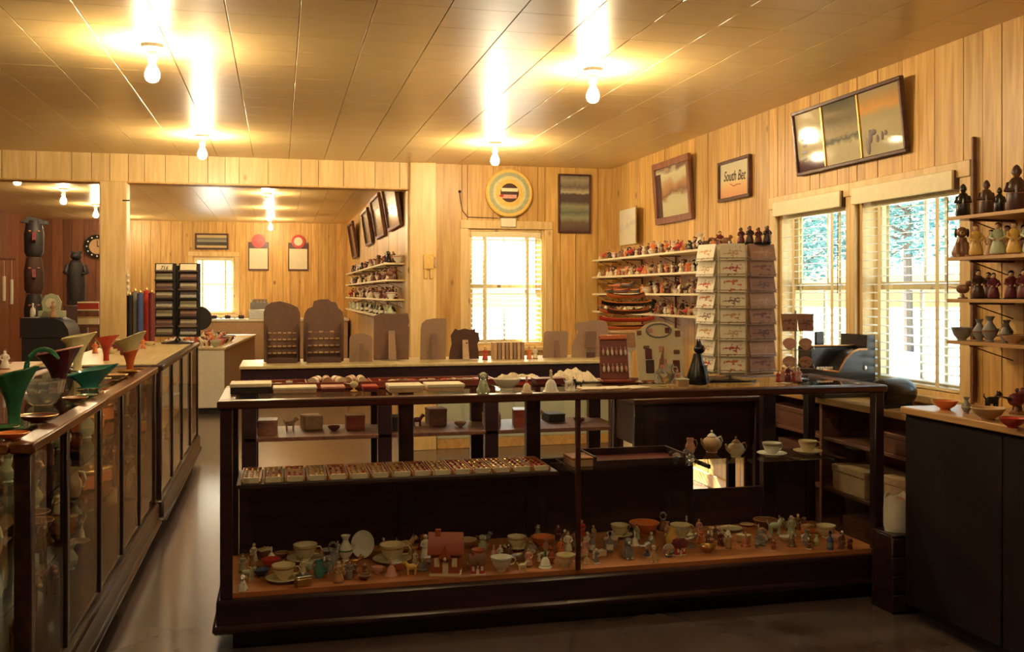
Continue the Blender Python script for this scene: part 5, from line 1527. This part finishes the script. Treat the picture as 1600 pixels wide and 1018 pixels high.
framed('triptych_picture', 'wide three panel landscape picture leaning out over the side windows', 'picture', 'x', PX, 4.50, 5.62, 2.25, 2.655, .022, [P3A, P3B, P3C], FR_D, lean=R(6), mull=(.30, .635), extra=trees3)
PA = picture_mat('steer_portrait', [(0, (.50, .45, .28)), (.20, (.52, .48, .30)), (.36, (.48, .44, .28)), (.45, (.22, .12, .07)), (.62, (.40, .22, .10)), (.74, (.48, .42, .26)), (.9, (.55, .50, .32)), (1, (.16, .09, .06))], noise=.45, nscale=3)
framed('mountain_picture', 'upright brown and cream picture leaning out over the corner shelves', 'picture', 'x', PX, 7.24, 8.02, 2.10, 2.63, .055, PA, FR_B, lean=R(4), extra=lambda t, w_, h, M: part('dark_edge', MB().box(-w_ / 2 + .055, -w_ / 2 + .16, -.0152, -.0142, .055, h - .1, 0, M), C['dark brown'], t))
PB_ = picture_mat('cream_orange_sign', [(0, (.74, .36, .20)), (.30, (.80, .50, .24)), (.44, (.78, .62, .32)), (.52, (.74, .68, .46)), (1, (.72, .68, .48))], noise=.15)
def text_mesh(body, size, name='lettering'):
    cu = bpy.data.curves.new(name, 'FONT'); cu.body = body; cu.size = size; cu.align_x = 'CENTER'; cu.extrude = .0006; cu.shear = .25
    o = bpy.data.objects.new(name, cu); COL.objects.link(o)
    dg = bpy.context.evaluated_depsgraph_get()
    me = bpy.data.meshes.new_from_object(o.evaluated_get(dg))
    bpy.data.objects.remove(o); bpy.data.curves.remove(cu)
    return me
def letter(t, w_, h, M):
    me = text_mesh('South Bet', .085)
    o = link('lettering', me, BLACK, t, (0, -.0155, h * .47)); o.rotation_euler = (R(90), R(3), 0); o.scale = (1.02, 1.25, 1)
    part('flourish', MB().tube([(-.06, -.016, h * .40), (-.01, -.016, h * .33), (.05, -.016, h * .36), (.10, -.016, h * .35)], .003, 5), C['red'], t)
framed('lettered_sign', 'small cream and orange lettered sign in a black red frame', 'sign', 'x', PX, 6.27, 6.775, 2.185, 2.485, .024, PB_, FR_D, extra=letter)
# curled poster
mp = MB()
pts = [(-.33, 0), (-.2, -.012), (0, -.012), (.15, -.02), (.26, -.045), (.33, -.085)]
for k in range(len(pts) - 1):
    (xa, ya), (xb, yb) = pts[k], pts[k + 1]
    mp.add([(xa, ya, 0), (xb, yb, 0), (xb, yb, .34), (xa, ya, .34), (xa, ya + .002, 0), (xb, yb + .002, 0), (xb, yb + .002, .34), (xa, ya + .002, .34)], [(0, 1, 2, 3), (7, 6, 5, 4), (0, 4, 5, 1), (3, 2, 6, 7), (0, 3, 7, 4), (1, 5, 6, 2)])
MAPM = picture_mat('faded_map', [(0, (.70, .64, .44)), (.5, (.66, .60, .42)), (.58, (.56, .52, .42)), (.66, (.70, .64, .44)), (1, (.72, .68, .50))], noise=.9, nscale=5, rough=.6)
solo('curled_map', mp, MAPM, 'pale curled paper map pinned on the side wall near the corner', 'map', (PX - .004, 8.68, 1.965), -PI / 2)
# end wall: framed landscape and round sign
PL = picture_mat('green_lake_landscape', [(0, (.09, .05, .04)), (.16, (.14, .10, .07)), (.24, (.26, .28, .17)), (.34, (.12, .14, .09)), (.45, (.26, .26, .16)), (.54, (.08, .06, .055)), (.66, (.09, .065, .06)), (.70, (.46, .42, .28)), (.80, (.16, .13, .10)), (.92, (.34, .30, .20)), (1, (.2, .17, .12))], noise=.10, nscale=7)
framed('landscape_picture', 'tall dark framed lake landscape on the end wall beside the round sign', 'picture', 'y', YB - .018, 2.69, 3.03, 2.10, 2.685, .018, PL, FR_D)
cs = thing('round_sign', 'round cream and yellow illuminated style wall sign with dark centre', 'sign', (2.183, YB - .018, 2.478))
Mq = Matrix.Rotation(R(90), 4, 'X')
def ring(r0, r1, y0, y1, n_=40):
    return MB().lathe([(r0, y0), (r1, y0), (r1, y1), (r0, y1), (r0, y0)], n_, 0, M=Mq, caps=False)
YEL = plain('sign_yellow', (.78, .50, .12), .35); YELG = plain('sign_green_yellow', (.62, .56, .26), .35); GRN = plain('sign_grey_green', (.36, .38, .22), .35)
part('case', MB().lathe([(.225, 0), (.235, .02), (.235, .055), (.225, .065)], 40, 0, M=Mq), YEL, cs)
part('rim_band', ring(.165, .200, .06, .070), GRN, cs)
part('face_ring', MB().lathe([(.165, .06), (.165, .068)], 40, 0, M=Mq), YELG, cs)
part('inner_ring', MB().lathe([(.135, .062), (.135, .071)], 40, 0, M=Mq), YEL, cs)
part('centre_disc', MB().lathe([(.092, .066), (.092, .074)], 32, 0, M=Mq), C['dark brown'], cs)
part('banner', MB().bbox(-.082, .082, -.077, -.073, .012, .045, .001), PAPER, cs)
part('banner', MB().bbox(-.078, .070, -.077, -.073, -.055, -.018, .001), C['pink'], cs)
part('mark', MB().ball((-.08, -.076, -.03), (.025, .003, .014), 0, 8, 5), C['red'], cs)
ts = thing('sign_transformer', 'small cream box hanging below the round sign', 'box', (2.175, YB - .03, 2.15))
part('box', MB().bbox(-.075, .075, -.05, .012, 0, .082, .003), PAPER, ts)
part('cap', MB().bbox(-.077, .077, -.052, .014, .082, .094, .003), CARD_D, ts)
solo('cord', MB().tube([(-.48, 0, .30), (-.47, 0, .22), (-.45, 0, .12), (-.40, 0, .06), (-.1, 0, .055)], .005, 6), CARD_D, 'thin brown cord looping from a hook to the round sign', 'cord', (2.18, YB - .026, 2.18))
solo('wall_hook', MB().lathe([(.004, -.012), (.012, -.010), (.014, 0), (.010, .012), (.004, .014)], 10), BLACKM, 'small black hook holding the sign cord', 'hook', (1.70, YB - .030, 2.484))
# plaque at the pilaster
pq = thing('wall_plaque', 'small yellow carved wooden plaque with two pendants on the pilaster', 'plaque', (1.40, YB - .075, 1.64))
part('board', MB().bbox(-.06, .04, -.02, 0, .09, .23, .006), C['yellow'], pq)
part('side_piece', MB().bbox(.04, .075, -.014, 0, .11, .21, .004), C['tan'], pq)
for x in (-.04, .015):
    part('pendant', MB().bbox(x - .014, x + .014, -.014, -.004, 0, .09, .004), C['yellow'], pq)
# second room: framed panels hanging on its side wall
FX = XJ - .018
for k, (y0, y1, z0, z1, label) in enumerate(((15.0, 16.0, 2.06, 2.62, 'narrow dark red hanging panel nearest the far end of the second room'), (12.6, 13.5, 2.15, 2.62, 'grey green framed panel next to the dark red one'), (11.1, 12.1, 2.17, 2.66, 'pale framed panel between two grey framed ones'), (9.6, 10.7, 2.18, 2.66, 'pale grey green panel nearest the wide opening'))):
    cc = [(.14, .04, .03), (.30, .28, .18), (.40, .36, .22), (.42, .40, .27)][k]
    framed('hanging_panel', label, 'picture', 'x', FX, y0, y1, z0, z1, .035, picture_mat('panel_%d' % k, [(0, cc), (.5, tuple(q * .7 for q in cc)), (1, tuple(q * 1.15 for q in cc))], noise=.5), FR_D if k in (0, 1) else BROWN, lean=R(9), th=.04)
# end wall of the second room
framed('panorama_picture', 'wide dark framed panorama over the second room window', 'picture', 'y', YF - .018, -1.42, -.86, 2.265, 2.545, .03, picture_mat('panorama', [(0, (.62, .48, .24)), (.16, (.62, .48, .24)), (.20, (.05, .05, .04)), (.42, (.06, .06, .05)), (.5, (.34, .33, .24)), (.75, (.10, .11, .10)), (.8, (.62, .48, .24)), (1, (.62, .48, .24))], noise=.05), FR_D)
for k, x in enumerate((-.352, .332)):
    t = thing('menu_board', ['cream menu board with red round top mark', 'cream menu board with pale round top mark'][k], 'menu board', (x, YF - .018, 1.90))
    part('backing', MB().bbox(-.175, .175, -.02, 0, 0, .50, .004), FR_D, t)
    part('sheet', MB().box(-.155, .155, -.024, -.02, .03, .39), PAPER, t)
    part('top_disc', MB().lathe([(.12, 0), (.12, .028)], 28, 0, M=Matrix.Translation((0, 0, .52)) @ Mq), C['red'], t)
    part('emblem', MB().lathe([(.075, .028), (.075, .032)], 20, 0, M=Matrix.Translation((0, 0, .52)) @ Mq) if k else MB().tube([(-.07, -.031, .50), (-.03, -.031, .54), (0, -.031, .50), (.04, -.031, .55), (.07, -.031, .52)], .009, 6), PAPER if k else C['pink'], t)
ck = thing('wall_clock', 'round clock with dark ring on the reddish wall behind the post', 'clock', (-3.0, YF - .018, 2.295))
part('ring', ring(.13, .20, 0, .05, 32), BLACK, ck)
part('face', MB().lathe([(.14, .0), (.14, .02)], 32, 0, M=Mq), C['tan'], ck)
part('hand', MB().box(-.006, .006, -.026, -.021, 0, .10).box(0, .07, -.026, -.021, -.006, .006), BLACK, ck)
for k in range(12):
    a = k * PI / 6
    part('hour_mark', MB().ball((.165 * math.cos(a), -.05, .165 * math.sin(a)), (.014, .006, .014), 0, 6, 4), WHITE, ck)

# ------------------------------------------------------------------ coloured glass on the side showcase
def cglass(name, col, tr=.45):
    return plain(name, col, .08, var=.2, scale=14, trans=tr, spec=.6)
GG = cglass('green_glass', (.05, .26, .13)); GT = cglass('teal_glass', (.05, .27, .22)); GP = cglass('plum_glass', (.10, .02, .035), .25)
GR = cglass('red_glass', (.55, .03, .03)); GC = cglass('cream_glass', (.66, .58, .30), .2); GO = cglass('orange_glass', (.72, .15, .04), .3)
def flare(h, rb, rt, lean, ruffle=.0, n_r=5, pow_=2.6, squash=1.0, foot=True, band=None):
    """fan or trumpet shaped glass vase, one lip higher than the other"""
    prof = []
    K = 14
    for k in range(K + 1):
        u = k / K
        prof.append((rb * (1 + .25 * (1 - u) ** 6) + (rt - rb) * u ** pow_, u * h))
    inn = [(max(r - .005, .003), z + .004) for r, z in prof[3:]][::-1]
    allp = ([(rb * 1.9, 0), (rb * 1.8, .006)] if foot else []) + prof + inn
    def fn(k, a, r, z):
        u = max(0, min(1, z / h))
        return r * (1 + ruffle * u ** 3 * math.cos(n_r * a)), z + lean * (r / rt) * math.cos(a) * u ** 2 + ruffle * .25 * rt * u ** 3 * math.cos(n_r * a + 1)
    return MB().lathe(allp, 32, 0, fn=fn, sy=squash)
VZ = 1.05
def vase(px, py, mb, mat, label, cat='vase', rz=0, name='glass_vase', rimmat=None, x=None):
    p = on_z(px, py, VZ)
    p.x = min(max(p.x, LX0 + .06), LX1 - .06)
    t = thing(name, label, cat, (p.x, p.y, VZ), rz)
    part('body', mb, mat, t)
    return t, p
# near green pitcher vase with loop handle
t, p = vase(22, 668, flare(.185, .018, .075, .02, .06, 6), GG, 'tall green glass pitcher vase with looping handle')
part('handle', MB().tube([(.085 - .055 * math.cos(a), .03, .19 + .07 * math.sin(a)) for a in [-.6 + k * .32 for k in range(11)]], [.009] * 9 + [.007, .004], 8), GG, t)
t, p = vase(92, 612, flare(.19, .022, .10, .02, .0, 4, 2.0), GP, 'dark plum glass vase with wide pink rim')
part('rim', MB().tube([(.10 * math.cos(a), .10 * math.sin(a), .19 + .02 * math.cos(a)) for a in [k * PI / 12 for k in range(24)]], .004, 6, closed=True), C['pink'], t)
t, p = vase(66, 632, MB().lathe([(.04, 0), (.05, .008), (.075, .05), (.085, .10), (.078, .10), (.068, .05), (.02, .016)], 24, 0, fn=lambda k, a, r, z: (r * (1 + .05 * math.cos(12 * a)), z)), CLEAR, 'clear cut glass bowl beside the green pitcher vase', 'bowl', 0, 'cut_glass_bowl')
t, p = vase(140, 606, flare(.085, .03, .12, .025, .10, 4, 1.3, .6), GT, 'teal green glass boat shaped bowl with pale rim', 'bowl', .3, 'glass_bowl')
t, p = vase(121, 578, flare(.20, .02, .10, .02, .08, 3, 2.4, .6), GC, 'cream fan shaped glass vase behind the plum vase', 'vase', .3)
t, p = vase(166, 566, flare(.165, .016, .075, .012, .10, 3, 3.0, .8), GR, 'red trumpet shaped glass vase')
t, p = vase(203, 582, flare(.20, .016, .088, .035, .05, 3, 2.4, .8), GC, 'cream and orange trumpet vase at the end of the showcase', 'vase', -.2)
part('orange_throat', flare(.12, .0175, .043, .01, .05, 3, 2.4, .8, foot=False), GO, t)
for k, (px, py, wd, m_) in enumerate(((182, 592, .12, 'tan'), (215, 586, .13, 'gold'), (160, 596, .09, 'cream'), (118, 628, .10, 'brown'), (60, 660, .13, 'maroon'), (44, 694, .10, 'orange'), (4, 676, .10, 'green'), (138, 622, .08, 'teal'))):
    p = on_z(px, py, VZ); p.x = min(max(p.x, LX0 + .07), LX1 - .07); p.y = max(p.y, 3.27)
    put('bowl', p, wd, [m_, 'gold', m_], '%s glass ashtray dish on the vase showcase' % m_, 'dish', 0, 'ashtray', scale=(wd, wd, wd * .55))
# stock inside the side cases
CK = [('pitcher', ['tan', 'cream', 'tan'], 'pitcher'), ('vase', ['pale green', 'cream', 'white'], 'vase'), ('bowl', ['brown', 'tan', 'brown'], 'bowl'), ('figurine', ['cream', 'skin', 'brown'], 'figurine'), ('trinket_box', ['orange', 'gold', 'gold'], 'trinket box'), ('animal', ['brown', 'tan', 'black'], 'animal')]
for z, nm in ((.24, 'deck'), (.50, 'lower glass shelf'), (.76, 'upper glass shelf')):
    stock(3.45, 6.1, -1.02, z, CK, .22, 'on the %s inside the vase showcase' % nm, 'stock on the %s of the vase showcase' % nm, int(z * 100), hlo=.10, hhi=.15, xj=.12)
    stock(6.55, 9.0, -1.02, z, CK, .26, 'on the %s inside the spinner showcase' % nm, 'stock on the %s of the spinner showcase' % nm, int(z * 100) + 7, hlo=.10, hhi=.15, xj=.12)

# ------------------------------------------------------------------ the spinner showcase top
ZT = 1.062
SX, SY = -.86, 8.93
sp = thing('postcard_spinner', 'tall black postcard spinner rack with numbered card on top', 'postcard rack', (SX, SY, ZT), R(-14))
part('base', MB().lathe([(.14, 0), (.14, .012), (.03, .03), (.015, .05)], 24), BLACK, sp)
part('pole', MB().tube([(0, 0, .04), (0, 0, .68)], .012, 8), BLACK, sp)
PCM = [picture_mat('postcard_%d' % k, [(0, a), (.45, b_), (.6, c_), (1, d)], noise=.35, nscale=4, rough=.3) for k, (a, b_, c_, d) in enumerate((
    ((.10, .09, .07), (.16, .12, .08), (.45, .42, .3), (.30, .28, .22)), ((.06, .06, .07), (.5, .48, .38), (.08, .08, .09), (.12, .11, .12)), ((.38, .36, .22), (.34, .32, .2), (.10, .10, .07), (.4, .38, .26)), ((.14, .06, .05), (.09, .06, .06), (.3, .2, .15), (.10, .06, .06))))]
for s in (-1, 1):
    part('back_panel', MB().bbox(s * .105 - .085, s * .105 + .085, -.028, -.02, .06, .70, .002), BLACKM, sp)
    part('back_panel', MB().bbox(s * .105 - .085, s * .105 + .085, .02, .028, .06, .70, .002), BLACKM, sp)
    for r in range(8):
        z = .07 + r * .08
        part('ledge', MB().bbox(s * .105 - .08, s * .105 + .08, -.055, -.028, z - .006, z, .001).bbox(s * .105 - .08, s * .105 + .08, -.057, -.055, z - .006, z + .010, .0005), STEEL if r % 2 else BLACKM, sp)
        o = solo('postcard', MB().bbox(-.07, .07, -.002, .002, 0, .062, .0004), (PAPER if (r == 7) else PCM[(r * 3 + (s > 0)) % 4]),
                 ('numbered price card' if s < 0 else 'blank card') + ' on top of the postcard spinner' if r == 7 else '%s postcard in the %s column of the spinner' % (['dim landscape', 'dark lake', 'pale meadow', 'reddish'][(r * 3 + (s > 0)) % 4], 'price card' if s < 0 else 'blank card'), 'postcard', group=None if r == 7 else 'postcards in the spinner')
        o.matrix_world = Matrix.Translation((SX, SY, ZT)) @ Matrix.Rotation(R(-14), 4, 'Z') @ Matrix.Translation((s * .105, -.046, z + .001)) @ Matrix.Rotation(R(-10), 4, 'X')
        if r == 7 and s < 0:
            me = text_mesh('716', .045, 'lettering'); tt = link('lettering', me, BLACK, o, (0, -.0035, .014)); tt.rotation_euler = (R(90), 0, 0)
part('wheel', MB().lathe([(.10, -.012), (.105, 0), (.10, .012)], 24, 0, M=Matrix.Translation((.19, .01, .22)) @ Mq), BLACKM, sp)
for k, (px, m_, hh) in enumerate(((203, 'black', .42), (211, 'grey', .45), (219, 'blue', .44), (229, 'red', .46), (237, 'maroon', .44))):
    p = at_y(px, 525, 8.75 + .08 * (k % 2))
    t = thing('rolled_banner', '%s rolled banner standing upright beside the post' % m_, 'banner roll', (min(p.x, -.90), p.y, ZT))
    part('roll', MB().tube([(0, 0, 0), (0, 0, hh)], .026, 14), C[m_], t)
    part('finial', MB().lathe([(.010, hh), (.014, hh + .01), (.004, hh + .03)], 10), C['gold'], t)
for k in range(11):
    y = 7.35 + (k * .137)
    x = -1.05 - .13 * (k % 3)
    put(['trinket_box', 'bowl', 'figurine', 'cup'][k % 4], (x, y, ZT), .09, [['maroon', 'cream', 'orange', 'pink'][k % 4], 'tan', 'brown'], '%s %s on the cream top beside the postcard spinner' % (['maroon', 'cream', 'orange', 'pink'][k % 4], ['trinket box', 'bowl', 'figurine', 'cup'][k % 4]), group='goods on the cream top')
bsh = solo('shell_string', MB().tube([(0, 0, 0), (.012, 0, -.12), (.006, 0, -.40)], .004, 5), WHITE, 'string of white shells hanging on the square post', 'shell string', (-1.322, YB - .04, 1.72))
for k in range(7):
    part('shell', MB().ball((.010, -.004, -.06 - k * .055), (.014, .012, .02), 0, 8, 6), WHITE, bsh)
solo('beam_hook', MB().tube([(-.03, 0, 0), (.03, 0, 0)], .006, 6), BLACKM, 'small black peg in the square post', 'peg', (-1.33, YB - .036, 2.33))

# ------------------------------------------------------------------ second room furniture
wc = thing('white_counter', 'white counter with side shade in its colour, heaped with coloured souvenirs in the second room', 'counter', (-.92, 14.6, 0), R(-4))
part('front_panel', MB().bbox(-.36, .40, -2.02, -2.0, .08, .80, .004), WHITE, wc)
part('body', MB().bbox(-.36, .40, -2.0, 1.9, .08, .80, .004), CARD, wc)  # brown stands in for shade on the white counter's side
part('toe_board', MB().box(-.34, .37, -1.98, 1.88, 0, .08), BLACKM, wc)
part('counter_top', MB().bbox(-.38, .42, -2.04, 1.92, .80, .83, .004), CREAMWOOD, wc)
rnd = random.Random(5)
Mw = Matrix.Translation((-.92, 14.6, 0)) @ Matrix.Rotation(R(-4), 4, 'Z')
for k in range(34):
    q = Mw @ Vector((-.28 + .14 * (k % 5), -1.93 + (k // 5) * .30 + .03 * (k % 2), .83))
    kd = ['trinket_box', 'bowl', 'figurine', 'animal', 'cup'][k % 5]
    cl = ['red', 'maroon', 'pink', 'cream', 'pale green', 'dark brown', 'orange'][k % 7]
    put(kd, q, .13 if kd != 'figurine' else .16, [cl, 'white', 'red'], '%s %s in the heap on the white counter' % (cl, kd.replace('_', ' ')), 'souvenir', rnd.random() * 3, group='souvenirs on the white counter')
fc = thing('end_counter', 'long cream counter along the second room end wall under the window', 'counter', (-.35, 17.2, 0))
part('body', MB().bbox(-1.2, 1.5, -.3, .42, 0, 1.03, .005), CARD_L, fc)
part('counter_top', MB().bbox(-1.22, 1.52, -.34, .44, 1.03, 1.07, .005), WHITE, fc)
rg = thing('white_register', 'grey and white counter machine on the end counter', 'register', (-.33, 17.1, 1.07))
part('body', MB().bbox(-.17, .17, -.12, .15, 0, .16, .01), C['silver'], rg)
part('upper', MB().bbox(-.15, .15, -.02, .14, .16, .28, .01), C['grey'], rg)
part('key_panel', MB().prism([(-.12, .02), (-.02, .16), (-.02, .02)], -.14, .14, 'x'), WHITE, rg)
for k in range(4):
    part('reel', MB().lathe([(.03, 0), (.03, .05)], 12, 0, c=(-.1 + .066 * k, .06, .28)), C['silver'], rg)
for k in range(5):
    put(['trinket_box', 'bowl'][k % 2], (-1.06 + k * .11, 17.0, 1.07), .09, [['black', 'cream'][k % 2], 'brown', 'brown'], '%s %s on the end counter beside the grey machine' % (['black', 'cream'][k % 2], ['trinket box', 'bowl'][k % 2]), group='goods on the end counter')
# black stove like cabinet with a cream display on it
bc = thing('black_chest', 'black chest with rounded lid behind the vase showcase', 'chest', (-2.06, 9.75, 0))
part('body', MB().bbox(-.19, .19, -.25, .25, 0, 1.10, .006), BLACKM, bc)
part('lid', MB().prism([(-.20, 1.10), (.21, 1.10), (.20, 1.17), (.16, 1.24), (.08, 1.275), (-.20, 1.28)], -.26, .26, 'y'), BLACKM, bc)
dc = thing('cream_display', 'cream and green rounded souvenir display on the black chest', 'counter display', (-2.05, 9.72, 1.28))
part('base', MB().bbox(-.10, .12, -.06, .06, 0, .06, .004), C['pale green'], dc)
part('board', MB().prism([(-.07, .06), (.08, .06), (.09, .14), (.06, .20), (0, .22), (-.05, .20), (-.08, .14)], -.01, .01, 'y'), C['pale green'], dc)
part('medallion', MB().lathe([(.045, .01), (.045, .018)], 20, 0, M=Matrix.Translation((0, 0, .13)) @ Mq), PAPER, dc)
put('figurine', (-2.0, 9.56, 1.277), .15, ['tan', 'skin', 'brown'], 'tan figurine beside the cream display on the black chest')
put('bottle', (-2.21, 9.74, 1.28), .13, ['white', 'white', 'white'], 'white bottle beside the cream display on the black chest')
# totem pole and mounted dark hide on the dim wall
tp = thing('totem_pole', 'tall thin dark carved totem pole against the dim reddish wall', 'totem pole', (-2.98, 13.2, 0), .2)
TOT = [BLACKM, plain('dark_carved_wood', (.045, .018, .012), .75)]
for k in range(5):
    z0 = .12 + k * .46
    mb = MB().lathe([(.085, z0), (.11, z0 + .05), (.115, z0 + .28), (.095, z0 + .40), (.08, z0 + .45)], 14)
    o = part('carved_head', mb, TOT[k % 2], tp)
    part('nose', MB().prism([(-.11, z0 + .30), (-.18, z0 + .20), (-.11, z0 + .17)], -.02, .02, 'x'), C['maroon'], o)
    for s in (-1, 1):
        part('eye', MB().ball((s * .05, -.10, z0 + .31), (.02, .014, .016), 0, 8, 6), C['brown'], o)
    if k == 4:
        part('beak_crest', MB().prism([(-.16, z0 + .42), (.16, z0 + .40), (.16, z0 + .44), (-.06, z0 + .50)], -.06, .06, 'y'), BLACKM, o)
part('plinth', MB().bbox(-.16, .16, -.16, .16, 0, .12, .01), C['dark brown'], tp)
mh = thing('bear_carving', 'dark upright bear carving on a tall stand beside the totem pole', 'bear carving', (-2.52, 13.35, 0), .1)
bm = MB().lathe([(.20, .05), (.24, .25), (.27, .7), (.25, 1.15), (.22, 1.45), (.14, 1.62)], 16, 0, sy=.8)
bm.ball((0, -.03, 1.76), (.16, .17, .16), 0, 12, 8).ball((0, -.19, 1.72), (.07, .09, .06), 0, 8, 6)
for s in (-1, 1):
    bm.ball((s * .12, 0, 1.90), (.05, .03, .055), 0, 8, 6)
    bm.tube([(s * .22, 0, 1.42), (s * .30, -.12, 1.18), (s * .20, -.26, 1.10)], [.085, .075, .05], 8, 0)
    bm.tube([(s * .12, 0, .5), (s * .13, -.03, .04)], [.13, .12], 8, 0)
bm.v = [(x * .42, y * .42, z * .36 + 1.34) for x, y, z in bm.v]
part('bear', bm, BLACKM, mh)
part('stand', MB().bbox(-.14, .14, -.12, .12, 0, 1.35, .01), C['dark brown'], mh)
# shelf stand of boxed goods by the post
sb = thing('goods_stand', 'small stand with stacked cream and brown boxes beside the square post', 'stand', (-1.97, 10.6, 0))
part('top', MB().bbox(-.25, .25, -.2, .2, 1.16, 1.19, .004), BROWN, sb)
part('shelf', MB().bbox(-.23, .23, -.18, .18, .80, .82, .004), BROWN, sb)
for sx in (-.22, .22):
    for sy in (-.17, .17):
        part('leg', MB().bbox(sx - .02, sx + .02, sy - .02, sy + .02, 0, 1.16, .003), BROWN, sb)
for k in range(3):
    t = thing('goods_box', ['cream goods box at the bottom of the stack by the post', 'brown goods box in the middle of the stack by the post', 'red and cream goods box on top of the stack by the post'][k], 'box', (-1.86, 10.55, 1.19 + k * .075))
    part('body', MB().bbox(-.1, .1, -.1, .1, 0, .06, .003), [PAPER, BROWN, C['red']][k], t)
    part('lid', MB().bbox(-.102, .102, -.102, .102, .06, .075, .003), [C['tan'], PAPER, PAPER][k], t)
# side table of odds and ends at the left
st = thing('side_table', 'brown side table of white ornaments behind the vase showcase', 'table', (-1.98, 7.1, 0))
part('top', MB().bbox(-.55, .35, -.5, .5, .98, 1.01, .004), TAN, st)
part('apron', MB().bbox(-.5, .3, -.45, .45, .90, .98, .004), BROWN, st)
for sx in (-.45, .25):
    for sy in (-.4, .4):
        part('leg', MB().bbox(sx - .03, sx + .03, sy - .03, sy + .03, 0, .90, .003), BROWN, st)
for k in range(9):
    put(['bottle', 'vase', 'cup', 'figurine', 'trinket_box'][k % 5], (-2.40 + .085 * k, 6.85 + .3 * (k % 2), 1.01), .13 if k % 5 in (0, 1, 3) else .08, [['white', 'brown', 'cream', 'maroon'][k % 4], 'white', 'brown'], '%s %s on the brown side table' % (['white', 'brown', 'cream', 'maroon'][k % 4], ['bottle', 'vase', 'cup', 'figurine', 'trinket box'][k % 5]), group='goods on the side table')
# hanging white chime tubes
cm_ = thing('chime', 'white tubular chime hanging from the ceiling', 'chime', (-2.56, 9.95, 1.45))
part('bar', MB().bbox(-.16, .16, -.015, .015, .36, .38, .003), BROWN, cm_)
part('cord', MB().tube([(0, 0, .38), (0, 0, HC - 1.45 - .001)], .003, 5), BROWN, cm_)
for k in range(5):
    part('tube', MB().tube([(-.14 + .065 * k, 0, .07 - .03 * k), (-.14 + .065 * k, 0, .30 - .03 * k)], .014, 10).tube([(-.14 + .065 * k, 0, .30 - .03 * k), (-.14 + .065 * k, 0, .362)], .002, 4), WHITE, cm_)
